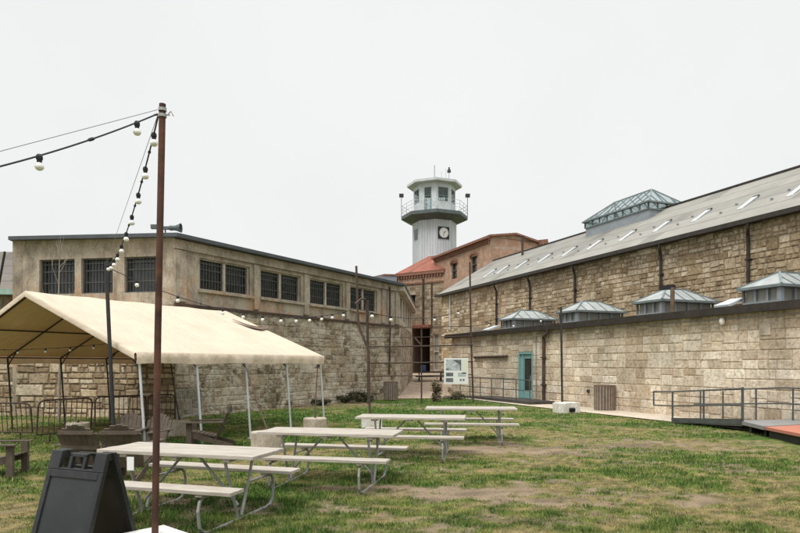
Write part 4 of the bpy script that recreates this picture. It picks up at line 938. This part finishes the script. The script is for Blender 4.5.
# second string falls steeply toward the second pole
def along(a, b2, sag, pxs):  # parameters where the curve passes the pixel columns
    out = []
    for px in pxs:
        best = min(((abs(400+F*(p.x/p.y)-px), q) for q in [i/400 for i in range(401)] for p in [a.lerp(b2, q)-Vector((0, 0, sag*4*q*(1-q)))]), key=lambda z: z[0]); out.append(best[1])
    return out
tB = [.035, .12, .205, .30, .40, .50, .60, .70, .80, .90]
festoon('festoon string descending from the red pole to the pole behind the tent roof', at(158, 117, ZP), p2, .34, tB, wire=.02, r=.007, bulb=.033)
p3 = at(358, 302, 17.2)
festoon('festoon string passing over the tent and in front of the barred windows', p2+Vector((0, 0, -.03)), at(356, 309, 17.2), .55, [.09, .22, .38, .46, .54, .62, .69, .755, .815, .87, .93], wire=None, r=.008, bulb=.042)
p4 = at(473, 300, 27.4)
festoon('far festoon string between the bent pole and the pipe frame', at(358, 309, 17.2), at(474, 303, 27.3), .45, [.08, .2, .55, .8], wire=None, r=.01, bulb=.055)
festoon('festoon string from the pipe frame to the pole in the white block', at(474, 320, 27.3), at(561, 312, 22.7), .3, [.2, .5, .8], wire=None, r=.006, bulb=.04)
tw0 = TF.w((.25, .5, 2.1)); 
festoon('festoon string hanging across the inside of the tent gable', TF.w((.3, 6.9, 2.12)), TF.w((1.4, 1.2, 2.35)), .12, [.15, .3, .45, .58, .7, .82], r=.007, bulb=.028, group='festoon strings under the tent roof')
festoon('festoon string hanging from the tent peak down to the right side', TF.w((.25, RY, 3.2)), TF.w((2.2, .7, 2.15)), .2, [.05, .35, .6, .85], r=.007, bulb=.03, group='festoon strings under the tent roof')

# ---------------------------------------------------------------- poles
bx_, by_ = (154.5-400)/F*ZP, ZP
rp_ = thing('rusty_light_pole', 'tall rusty red steel light pole nearest the camera, standing in a pale concrete base', 'pole', W, (bx_, by_, 0), 'poles holding the festoon lights')
m2 = MB(); top = at(162.5, 104, ZP); m2.tube([(bx_, by_, .05), ((bx_+top.x)/2-.005, by_, 2), tuple(top)], [.0275, .0275, .0265], 10); m2.build('shaft', M['rust'], rp_, smooth=False)
m2 = MB(); q = math.pi/4; m2.cbox((bx_-.02, by_, .17), (.46, .46, .34), rz=.85); m2.build('concrete_base', M['block'], rp_, bevel=.02)
m2 = MB(); m2.lathe((top.x, top.y, top.z-.11), [(.034, 0), (.034, .025)], 10); m2.lathe((top.x, top.y, top.z-.06), [(.034, 0), (.034, .025)], 10)
m2.bar((top.x-.07, top.y, top.z-.09), (top.x+.06, top.y, top.z-.09), .01, .012); m2.tube([(top.x+.04, top.y, top.z-.09), (top.x+.07, top.y, top.z-.06), (top.x+.09, top.y, top.z-.1)], .005, 5); m2.build('clamp', M['galv'], rp_)
a = gp(113.5, 442); Yp = 12.05
o = MB().tube([at(114.5, 452, Yp), at(106, 262, Yp)], .038, 8).solo('light_pole', M['darkm'], 'dark leaning pole rising through view beside the front gable of the tent', 'pole', W, (at(113.5, 441, Yp).x, Yp, 0), 'poles holding the festoon lights')
Yk = 17.2
kp = thing('bent_light_pole', 'dark pole with a kinked upper half standing in a pale concrete block behind the tables', 'pole', W, (at(369, 425, Yk).x, Yk, 0), 'poles holding the festoon lights')
m2 = MB(); m2.tube([at(370, 424, Yk), at(368.5, 350, Yk), at(366, 344, Yk), at(359.5, 328, Yk), at(358, 318, Yk), at(356.3, 266, Yk)], .032, 8); m2.build('bent_pipe', M['rustd'], kp)
m2 = MB(); m2.tube([at(370, 424, Yk+.08), at(366.5, 303, Yk+.08), at(365, 299, Yk), at(361, 299, Yk-.2), at(355, 304, Yk-.4)], .03, 8); m2.build('straight_pipe', M['rustd'], kp)
c_ = at(371.5, 424, Yk); m2 = MB(); m2.cbox((c_.x, Yk, .15), (.56, .5, .32), rz=.1); m2.build('concrete_block', M['block'], kp, bevel=.02)
Yw = 22.6
wp = thing('light_pole', 'thin dark pole standing in a white concrete block in front of the right wall', 'pole', W, (at(562, 411, Yw).x, Yw, 0), 'poles holding the festoon lights')
m2 = MB(); m2.tube([at(562.3, 410, Yw), at(561, 307, Yw)], .04, 8); m2.build('shaft', M['darkm'], wp)
m2 = MB(); c_ = at(567, 411, Yw-.1); m2.cbox((c_.x+.09, Yw-.1, .17), (.62, .5, .38), rz=.2); m2.cbox((c_.x-.3, Yw-.2, .16), (.3, .5, .36), rz=.2); m2.build('concrete_block', M['block'], wp, bevel=.015)
m2 = MB(); m2.cbox((c_.x+.1, Yw-.42, .11), (.2, .1, .12), rx=.4); m2.build('floodlight', M['black'], wp)

# pipe frame with horizontals
YF = 27.3
pf = thing('pipe_frame', 'rusty pipe frame of four horizontal rails across the passage mouth', 'frame', W, (at(421, 404, YF).x, YF, 0))
for px, t_, b_ in ((368, 300, 404.5), (421.5, 326, 404.5), (471.8, 262, 402.5)):
    m2 = MB(); m2.tube([at(px+(1.5 if px > 470 else 0), b_, YF), at(px-(1 if px > 470 else 0), (t_+b_)/2, YF), at(px-(2 if px > 470 else 0), t_, YF)], .04 if px != 421.5 else .034, 8); m2.build('post', M['rustd'], pf)
for ya, yb, r in ((327.5, 326, .02), (337.5, 336, .014), (346.7, 344.8, .032), (363, 361.5, .03), (376, 374.5, .022)):
    m2 = MB(); m2.tube([at(367, ya, YF-.06), at(421, (ya+yb)/2+.4, YF-.06), at(473, yb, YF-.06)], r, 8); m2.build('rail', M['rustd'], pf)
m2 = MB(); m2.tube([at(415, 338, YF+.1), at(421, 345, YF), at(421.5, 352, YF)], .04, 8); m2.build('brace', M['rustd'], pf)
# information sign
YS = 27.05; c0 = at(444, 358, YS); c1 = at(468, 384, YS)
sg = thing('information_sign', 'white information panel with small photographs hung on the pipe frame', 'sign', W, ((c0.x+c1.x)/2, YS, c1.z))
m2 = MB(); m2.box(c0.x, YS-.02, c1.z, c1.x, YS+.02, c0.z); m2.build('panel', M['signplate'], sg)
Wd, Hd = c1.x-c0.x, c0.z-c1.z
M['ink1'] = plain('sign_pale_print', (.42, .46, .47), .5, var=.5, sc=9, bump=0); M['ink2'] = plain('sign_dark_print', (.13, .14, .14), .5, var=.6, sc=14, bump=0); M['ink3'] = plain('sign_cream', (.66, .68, .58), .5, var=.05, bump=0)
def patch(name, mt, a, b_, c_, d): MB().box(c0.x+Wd*a, YS-.026, c0.z-Hd*d, c0.x+Wd*b_, YS-.0205, c0.z-Hd*c_).build(name, M[mt], sg)
patch('picture', 'ink3', .74, .96, .04, .6)
m2 = MB(); X_ = lambda a: c0.x+Wd*a; Z_ = lambda a: c0.z-Hd*a; y_ = YS-.0225
m2.add([(X_(.08), y_, Z_(.06)), (X_(.72), y_, Z_(.06)), (X_(.72), y_, Z_(.48)), (X_(.08), y_, Z_(.48))], [(0, 1, 2, 3)]); m2.build('picture', M['ink1'], sg)
m2 = MB(); y_ = YS-.025; m2.add([(X_(.35), y_, Z_(.07)), (X_(.71), y_, Z_(.07)), (X_(.71), y_, Z_(.3)), (X_(.55), y_, Z_(.19))], [(0, 1, 2, 3)]); m2.add([(X_(.66), y_, Z_(.3)), (X_(.71), y_, Z_(.3)), (X_(.71), y_, Z_(.48)), (X_(.66), y_, Z_(.48))], [(0, 1, 2, 3)]); m2.build('picture', M['ink2'], sg)
for a, b_, c_, d in ((.08, .38, .56, .7), (.08, .38, .77, .92), (.08, .2, .4, .46), (.66, .73, .8, .88), (.78, .85, .8, .88)): patch('picture', 'ink2', a, b_, c_, d)
patch('caption_block', 'ink1', .58, .92, .56, .7)

# ---------------------------------------------------------------- picnic tables
def picnic(label, nr_, L=2.05, first=None):
    """nr_: near right corner of top (x,y) and rotation set by caller"""
    t_ = thing('picnic_table', label, 'picnic table', W, (0, 0, 0), 'pipe framed picnic tables on the lawn')
    h = L/2
    m = MB(); rd = random.Random(3)
    for i in range(5):
        y = -.36+.144*i; dz = rd.uniform(-.002, .002); m.box(-h+rd.uniform(0, .012), y+.003, .715+dz, h-rd.uniform(0, .012), y+.141, .755+dz)
    for x in (-h+.35, 0, h-.35): m.box(x-.045, -.33, .675, x+.045, .33, .7145)
    m.build('tabletop', M['tablew'], t_, bevel=.004)
    for s in (-1, 1):
        m = MB()
        for i in (0, 1):
            y = s*.66+(i-.5)*.135; m.box(-h+rd.uniform(0, .01), y-.064, .415, h-rd.uniform(0, .01), y+.064, .453)
        for x in (-h+.38, h-.38): m.box(x-.04, s*.66-.12, .385, x+.04, s*.66+.12, .4145)
        m.build('bench', M['tablew'], t_, bevel=.004)
    for s in (-1, 1):
        x = s*(h-.38); m = MB(); r = .018
        pts = []
        for a in range(7):    # C shaped bench support
            q = math.pi/2+math.pi/2*a/6
        m.tube([(x, -.52, .375), (x, -.70, .372), (x, -.76, .33), (x, -.785, .24), (x, -.76, .07), (x, -.70, .008), (x, -.6, -.012), (x, .6, -.012), (x, .70, .008), (x, .76, .07), (x, .785, .24), (x, .76, .33), (x, .70, .372), (x, .52, .375)], r, 8)
        for sy in (-1, 1): m.tube([(x+.0, sy*.3, .69), (x, sy*.27, .6), (x, sy*.05, .05), (x, sy*.045, .02)], r, 8)
        m.tube([(x, -.54, .375), (x, -.19, .375)], r*.8, 8); m.tube([(x, .54, .375), (x, .19, .375)], r*.8, 8)
        m.tube([(s*.12, 0, .665), (x-s*.02, 0, .14)], .016, 8)
        m.build('pipe_frame', M['galv'], t_)
    return t_
def place(t_, nr_, ang, L=2.05, W_=.72):
    a = R_(ang); c, s = math.cos(a), math.sin(a)          # local near-right corner (L/2, -W/2)
    t_.location = (nr_[0]-(L/2*c+W_/2*s), nr_[1]-(L/2*s-W_/2*c), 0); t_.rotation_euler = (0, 0, a)
pt = picnic('nearest picnic table, its near end just right of the rusty red pole', None)
place(pt, (-1.56, 6.6), -17)
for lab, px, py, ang, sc in (('second picnic table from the camera, beyond the right end of the nearest one', 393.5, 435, -12, 1), ('third picnic table, between the second table and the one by the path', 465, 418.2, -8, 1.04), ('farthest picnic table on the lawn, nearest the teal door', 518, 408.7, -5, 1.04)):
    c_ = copy_tree(pt); c_['label'] = lab; Y = F*(EYE-.755)/(py-HZ); place(c_, ((px-400)/F*Y, Y), ang)
dk = thing('dark_picnic_table', 'dark picnic table up in the passage behind the pipe frame', 'picnic table', W, (at(430, 384, 43).x, 43, .55))
cx, cy, cz = at(430, 384, 43).x, 43, .45
m2 = MB(); m2.box(cx-1.0, cy-.38, cz+.7, cx+1.0, cy+.38, cz+.78); m2.build('tabletop', M['darkm'], dk)
for s in (-1, 1): m2 = MB(); m2.box(cx-1.0, cy+s*.68-.13, cz+.4, cx+1.0, cy+s*.68+.13, cz+.45); m2.build('bench', M['darkm'], dk)
for s in (-1, 1):
    m2 = MB()
    for q in (-1, 1): m2.bar((cx+s*.75, cy+q*.2, cz+.7), (cx+s*.75, cy+q*.75, cz-.05), .07, .07)
    m2.bar((cx+s*.75, cy-.8, cz+.38), (cx+s*.75, cy+.8, cz+.38), .05, .05); m2.build('leg', M['darkm'], dk)
m2 = MB(); c_ = at(423, 368, 43); m2.prism([(c_.x-.2, 42.85), (c_.x+.2, 42.85), (c_.x+.17, 43.15), (c_.x-.17, 43.15)], cz+.784, cz+1.2); m2.solo('blue_tub', M['blue'], 'blue tub standing on the dark picnic table in the passage', 'tub', W, (c_.x, 43, cz+.784), bevel=.03)

# ---------------------------------------------------------------- sandwich board
SB = Fr(at(83, 452, 5.14).x, 5.16, -23)
sb = thing('sandwich_board', 'black folding sandwich board sign standing at the lower left', 'sign board', SB, (0, 0, 0))
def panel(sgn):
    m = MB(); HW = .315; H = 1.02; lean = .30/1.02
    def P(x, z, d): k = math.hypot(1, lean); return (x, sgn*(-(H-z)*lean-.028-d/k), z+ (0-d*lean/k*0))
    def bx(x0, x1, z0, z1, d0, d1):
        v = [P(x0, z0, d0), P(x1, z0, d0), P(x1, z0, d1), P(x0, z0, d1), P(x0, z1, d0), P(x1, z1, d0), P(x1, z1, d1), P(x0, z1, d1)]
        m.add(v, [(0,3,2,1),(4,5,6,7),(0,1,5,4),(1,2,6,5),(2,3,7,6),(3,0,4,7)])
    bx(-HW, -HW+.05, .0, .87, -.022, .022); bx(HW-.05, HW, .0, .87, -.022, .022); bx(-HW+.05, HW-.05, .81, .87, -.022, .022); bx(-HW+.05, HW-.05, .03, .09, -.022, .022)
    bx(-HW, -HW+.125, .87, 1.02, -.022, .022); bx(HW-.125, HW, .87, 1.02, -.022, .022)
    bx(-.095, -.06, .87, 1.0, -.018, .018); bx(.06, .095, .87, 1.0, -.018, .018); bx(-.095, .095, .975, 1.005, -.018, .018); bx(-HW+.125, HW-.125, .87, .885, -.022, .022)
    return m, P
m, P = panel(1); pn = m.build('front_panel', M['blackboard'], sb, bevel=.006)
m = MB(); HW = .315
def insert(sgn):
    m = MB(); _, P = panel(sgn); v = [P(-HW+.05, .09, -.006), P(HW-.05, .09, -.006), P(HW-.05, .81, -.006), P(-HW+.05, .81, -.006)]; w2 = [P(-HW+.05, .09, .006), P(HW-.05, .09, .006), P(HW-.05, .81, .006), P(-HW+.05, .81, .006)]
    m.add(v+w2, [(0,1,2,3),(7,6,5,4),(0,4,5,1),(1,5,6,2),(2,6,7,3),(3,7,4,0)]); return m
insert(1).build('writing_panel', M['boardface'], pn)
m, P = panel(-1); pb = m.build('rear_panel', M['blackboard'], sb, bevel=.006); insert(-1).build('writing_panel', M['boardface'], pb)
m = MB()
for x in (-.25, .25): m.tube([(x-.05, 0, .985), (x+.05, 0, .985)], .03, 10)
m.build('hinge', M['blackboard'], sb)
m = MB(); c_ = at(130.5, 464, 7.0); m.cbox((c_.x, 7.0, c_.z+.005), (.085, .008, .15), rz=-.2); m.solo('paper_notice', M['paper'], 'small white paper notice hanging from the nearest picnic table beside the sandwich board', 'notice', W, (c_.x, 7.0, c_.z-.07)); 
# cord holding it up, tied to the table
# ---------------------------------------------------------------- adirondack chairs
def adirondack(label, wood, loc, rz):
    t_ = thing('adirondack_chair', label, 'chair', W, (0, 0, 0), 'wooden lawn chairs around the tent')
    m = MB()      # faces -Y
    for i in range(7):
        y = -.28+i*.085; z = .36-.018*i; m.cbox((0, y, z), (.52, .075, .022), rx=-.2)
    m.build('seat', wood, t_)
    m = MB()
    for i in range(7):
        x = (i-3)*.084; h = .80-.018*abs(i-3)**2.0; fan = (i-3)*.008
        m.bar((x*.9, .27, .2), (x+fan, .27+.30*h/.8, .2+h*.86), .081, .02, up=(0, 1, 0))
    m.bar((-.30, .42, .53), (.30, .42, .53), .03, .07); m.bar((-.27, .545, .765), (.27, .545, .765), .03, .06)
    m.build('backrest', wood, t_)
    for s in (-1, 1):
        m = MB(); m.box(s*.33-.07, -.36, .545, s*.33+.07, .44, .567); m.build('armrest', wood, t_)
        m = MB(); m.box(s*.29-.05, -.31, 0, s*.29-.02+.05, -.20, .545); m.build('leg', wood, t_)
        m = MB(); m.add([(s*.27-.012, -.3, .38), (s*.27+.012, -.3, .38), (s*.27+.012, .62, .09), (s*.27-.012, .62, .09), (s*.27-.012, -.3, .25), (s*.27+.012, -.3, .25), (s*.27+.012, .62, 0), (s*.27-.012, .62, 0)], [(0,1,2,3),(7,6,5,4),(0,4,5,1),(1,5,6,2),(2,6,7,3),(3,7,4,0)]); m.build('side_rail', wood, t_)
    t_.location = loc; t_.rotation_euler = (0, 0, rz); return t_
g = gp(6, 474); adirondack('weathered wooden lawn chair cut by the left edge, seen from its side', M['woodw'], (g[0]-.05, g[1], 0), R_(98)).scale = (.88,)*3
ch = bpy.data.objects['adirondack_chair']
for lab, px, py, rz, sc in (('wooden lawn chair with its back to us, left of the pair behind the nearest table', 96, 477, 176, .97), ('wooden lawn chair with its back to us, right of the pair behind the nearest table', 133, 477, 183, .97),
        ('dark fan backed lawn chair beyond the pair, its back showing above them', 124, 456, 8, .88), ('dark lawn chair farther right, half hidden by the tent leg and red pole', 146, 456, -14, .86),
        ('brown lawn chair seen from its side near the concrete drum', 204, 447, -82, .98)):
    c_ = copy_tree(ch); c_['label'] = lab; g = gp(px, py); c_.location = (g[0], g[1], 0); c_.rotation_euler = (0, 0, R_(rz)); c_.scale = (sc, sc, sc)
# ---------------------------------------------------------------- concrete drums with straps
def drum(label, px, top, w_, h_, Y, corner=None):
    x = (px-400)/F*Y; t_ = thing('concrete_drum', label, 'drum', W, (x, Y, 0), 'concrete drums weighting the tent')
    m = MB(); r = w_/2; m.lathe((x, Y, -.02), [(r*.97, 0), (r, .02), (r, h_), (r*.96, h_+.025)], 24); m.build('body', M['drum'], t_, smooth=False)
    m = MB(); m.tube([(x, Y, h_), (x+.01, Y, h_+.06)], .025, 6); m.build('anchor', M['rustd'], t_)
    if corner is None: return
    c_ = corner if isinstance(corner, Vector) else TF.w(corner); m = MB(); m.tube([(x, Y, h_+.05), (x*.7+c_.x*.3-.01, Y*.7+c_.y*.3, h_+.05+(c_.z-h_)*.3), tuple(c_)], .016, 6); m.build('tie_rod', M['rustd'], t_)
drum('pale concrete drum beside the brown lawn chair', 179, 420, .62, .37, 15.2, at(170, 358, 15.2))
drum('concrete drum just left of the second picnic table', 267, 433, .64, .38, 12.5, (TL*.5, .1, 1.85))
drum('concrete drum at the far right corner of the tent', 315, 422, .6, .36, 15.9, (TL-.1, .06, 1.85))
drum('brown concrete drum behind the backs of the paired chairs', 78, 440, .5, .4, 14.2)
# ---------------------------------------------------------------- crowd barriers
def barrier(label, a, b2, h_=1.0, lean=.0, mat='rustd', z0=.0):
    a, b2 = Vector((*a, z0)), Vector((*b2, z0)); d = (b2-a); L_ = d.length; d.normalize(); nrm = Vector((d.y, -d.x, 0)); mid = (a+b2)/2
    t_ = thing('crowd_barrier', label, 'barrier', W, tuple(mid), 'steel crowd barriers along the wall')
    P_ = lambda s, z: a+d*s+nrm*(lean*z)+Vector((0, 0, z)); m = MB(); q = .12
    m.tube([P_(.0, .2), P_(.0, h_-q), P_(.035, h_-.04), P_(q, h_), P_(L_-q, h_), P_(L_-.035, h_-.04), P_(L_, h_-q), P_(L_, .2)], .02, 8); m.tube([P_(0, .2), P_(L_, .2)], .018, 6); m.build('frame', M[mat], t_)
    m = MB(); k = int(L_/.115)
    for i in range(1, k): s = L_*i/k; m.tube([P_(s, .2), P_(s, h_)], .009, 5, cap=False)
    m.build('bars', M[mat], t_)
    for s in (.3, L_-.3): m = MB(); m.tube([P_(s, .2), P_(s, 0)-nrm*.0, P_(s, 0)+nrm*.28], .016, 6); m.tube([P_(s, .0)-nrm*.28, P_(s, .0)], .016, 6); m.build('foot', M[mat], t_)
barrier('rusty crowd barrier at the far left in front of the stone wall', gp(-40, 440), gp(33, 441), .86, .1)
barrier('rusty crowd barrier leaning beside the wall, right of the far left one', gp(36, 444), gp(90, 438), .95, .1)
barrier('rusty crowd barrier behind the paired lawn chairs', gp(95, 434), gp(146, 430), .92, .0)
barrier('rusty crowd barrier partly behind the red pole', gp(148, 430), gp(175, 428), .92, .0)
barrier('grey steel crowd barrier standing clear at the end of the row', gp(176, 426), gp(201, 419.5), .97, .0, 'galv')
# ---------------------------------------------------------------- litter bins
def bin_(label, px, py, r, h_):
    g = gp(px, py); Y = g[1]+r; x = (px-400)/F*Y; t_ = thing('litter_bin', label, 'bin', W, (x, Y, 0), 'slatted litter bins')
    m = MB(); m.lathe((x, Y, 0), [(r*.9, .02), (r*.9, h_-.02)], 20); m.build('liner', M['black'], t_)
    m = MB(); k = 22
    for i in range(k):
        a = 2*math.pi*i/k; m.cbox((x+r*math.cos(a), Y+r*math.sin(a), h_/2+.01), (.025, 2*math.pi*r/k*.76, h_-.02), rz=a)
    m.build('slats', M['slatbin'], t_)
    m = MB(); m.lathe((x, Y, h_-.02), [(r+.02, 0), (r+.02, .035), (r*.6, .045), (r*.6, 0)], 24, cap=False); m.build('rim', M['wooddk'], t_)
bin_('brown slatted litter bin on the path against the right stone wall', 604.5, 411, .37, .93)
bin_('brown slatted litter bin at the end of the left stone wall', 390.7, 400.5, .33, .88)

# ---------------------------------------------------------------- foliage
def leafy(name, label, cat, c, size, n_, mat, stem=True, group=None, leafs=.06):
    t_ = thing(name, label, cat, W, c, group); rd = random.Random(int(abs(c[0])*100)); m = MB()
    cl = [(rd.gauss(0, .35), rd.gauss(0, .35), rd.uniform(.15, .95)) for _ in range(14)]
    for i in range(n_):
        k = cl[rd.randrange(14)]; p = Vector((c[0]+(k[0]+rd.gauss(0, .16))*size[0], c[1]+(k[1]+rd.gauss(0, .16))*size[1], c[2]+max(.02, (k[2]+rd.gauss(0, .13)))*size[2]))
        a = Vector((rd.gauss(0, 1), rd.gauss(0, 1), rd.gauss(0, 1))).normalized(); b2 = a.cross(Vector((rd.gauss(0, 1), rd.gauss(0, 1), 1))).normalized(); s = leafs*rd.uniform(.5, 1.3)
        m.add([p-a*s, p+b2*s*.5, p+a*s, p-b2*s*.5], [(0, 1, 2, 3)])
    m.build('foliage', mat, t_)
    m = MB()
    for i in range(7): k = cl[i]; m.tube([(c[0]+k[0]*.2*size[0], c[1]+k[1]*.2*size[1], c[2]-.02), (c[0]+k[0]*size[0], c[1]+k[1]*size[1], c[2]+k[2]*size[2])], [.014, .005], 5)
    m.build('stem', M['wooddk'], t_); return t_
for lab, px, py, sx, h_, n_ in (('dark ivy clump at the wall foot under the bent pole', 362, 402, 1.5, .55, 1300), ('dark low weeds at the wall foot left of the far litter bin', 348, 403, .9, .45, 700), ('narrow dark weeds along the left side of the passage', 402, 392, .35, .8, 600),
        ('dark weeds at the wall foot beyond the tent corner', 322, 405, .9, .35, 500)):
    g = gp(px, py); leafy('ivy_clump', lab, 'plant', (g[0], g[1]-.05, .0), (sx*.7, .25, h_*.75), n_, M['leaf'], group='weed clumps at the foot of the left wall')
g = at(436, 402, 29); leafy('dry_bush', 'dry brown bush standing at the foot of the passage below the sign', 'plant', (g.x, 29, 0), (.34, .3, .85), 900, M['dry'], leafs=.05)
g = at(455, 398, 30.4); leafy('weed_clump', 'low green weeds in front of the kerb wall under the sign', 'plant', (g.x, 30.4, 0), (1.0, .25, .25), 500, M['leaf'], leafs=.05)
# bare sapling
tr = thing('bare_sapling', 'thin pale bare sapling against the end windows of the concrete building', 'tree', W, (at(59, 417, 19.4).x, 19.4, 0)); x = at(59, 417, 19.4).x; rd = random.Random(4)
m = MB(); m.tube([(x, 19.4, -.02), (x+.03, 19.4, 2), (x-.02, 19.4, 3.7), (x+.02, 19.4, 5.0), (x-.08, 19.4, 5.6)], [.045, .036, .024, .012, .004], 7); m.build('trunk', M['bark'], tr)
m = MB()
for i in range(9):
    z = rd.uniform(2.8, 5.0); a = rd.uniform(0, 6.28); L_ = rd.uniform(.5, 1.3)*(1.2-(z-2.8)*.2); p = Vector((x, 19.4, z)); q = p+Vector((math.cos(a)*L_*.45, math.sin(a)*L_*.25, L_*.5)); r_ = q+Vector((math.cos(a)*L_*.2, 0, L_*.5)); m.tube([p, q, r_], [.010, .007, .003], 5)
    q2 = q+Vector((-math.cos(a)*.1, 0, .35)); m.tube([q, q2], [.008, .003], 4)
m.build('branches', M['bark'], tr)

# ---------------------------------------------------------------- grass blades
def grass(N, y0, y1, name):
    u_ = rng.random(N); Y = 1/(1/y0-(u_)*(1/y0-1/y1)); X = (rng.random(N)*2-1)*.70*Y
    c, b, l = gcol(X, Y)
    # keep off paths, decks and the board
    uu = X*RB.c+Y*RB.s; vv_ = -X*RB.s+Y*RB.c
    keep = (uu < 14.42) & ~((uu > 12.1) & (vv_ < 10.9)) & (rng.random(N) > b*.93) & (rng.random(N) < .55+.45*l)
    lx = (X-LB.o[0])*LB.c+(Y-LB.o[1])*LB.s; ly = -(X-LB.o[0])*LB.s+(Y-LB.o[1])*LB.c
    fx = (X-LB.o[0])*-.18+(Y-LB.o[1])*-.984
    keep &= (ly < -.05) | (lx < 0); keep &= (fx > .1) | (X > LB.o[0]); keep &= Y < 30.5
    X, Y, c, b, l = X[keep], Y[keep], c[keep], b[keep], l[keep]; n = len(X)
    tuft = fbm(X*6+11, Y*6, 3); h = (.014+.036*l+.05*np.clip(tuft-.5, 0, 1))*(.5+rng.random(n)*.9)*(1-.5*b); wd_ = np.maximum(.0035, Y*.00075)*(.7+.6*rng.random(n))
    a = rng.random(n)*2*np.pi; lean = rng.random(n)*.9*h; la = rng.random(n)*2*np.pi; Z = gh(X, Y)-.004
    V = np.empty((n, 3, 3)); dx, dy = np.cos(a)*wd_, np.sin(a)*wd_
    V[:, 0] = np.stack([X-dx, Y-dy, Z], -1); V[:, 1] = np.stack([X+dx, Y+dy, Z], -1); V[:, 2] = np.stack([X+np.cos(la)*lean, Y+np.sin(la)*lean, Z+h], -1)
    me = bpy.data.meshes.new(name); me.vertices.add(n*3); me.vertices.foreach_set('co', V.ravel()); me.loops.add(n*3); me.loops.foreach_set('vertex_index', np.arange(n*3))
    me.polygons.add(n); me.polygons.foreach_set('loop_start', np.arange(n)*3); me.polygons.foreach_set('loop_total', np.full(n, 3)); me.update(calc_edges=True)
    vc = c*(.72+.7*rng.random(n))[:, None]; st = rng.random(n) < .10; vc[st] = np.array([.30, .25, .12])*(.6+.6*rng.random(st.sum()))[:, None]
    vc = vc*1.1; C = np.ones((n, 3, 4)); C[:, :, :3] = vc[:, None, :]; C[:, 0:2, :3] *= 1.0
    ca = me.color_attributes.new('Col', 'FLOAT_COLOR', 'POINT'); ca.data.foreach_set('color', C.ravel())
    o = bpy.data.objects.new(name, me); COL.objects.link(o); return o
n = NT('grass_blades'); at_ = n.n('ShaderNodeAttribute', attribute_name='Col'); M['grass'] = n.fin(at_.outputs['Color'], .75, 0, .15)
o = grass(420000, 4.6, 31, 'grass'); o.data.materials.append(M['grass']); tag(o, 'patchy green and straw coloured lawn grass', 'grass', kind='stuff')
# pebbles and leaf litter on the bare earth
m = MB(); rd = random.Random(9)
for i in range(320):
    L_ = BARE[rd.randrange(12)]; cx, cy = gp(L_[0], L_[1]); x = cx+rd.gauss(0, L_[2]*.8); y = cy+rd.gauss(0, L_[3]*.9)
    if y < 4.6: continue
    if (RB.l((x, y)).x > 14.2) or LB.l((x, y)).y > -.2 and LB.l((x, y)).x > 0: continue
    s = rd.uniform(.004, .013); z = float(gh(np.array([x]), np.array([y]))[0]); m.cbox((x, y, z+s*.2), (s*2, s*1.5, s*.9), rz=rd.uniform(0, 3), rx=rd.uniform(-.4, .4))
o = m.build('pebbles', plain('pale_pebbles', (.24, .20, .155), .9, var=.4, sc=4)); tag(o, 'scattered small pebbles on the bare patches of the lawn', 'pebbles', kind='stuff')
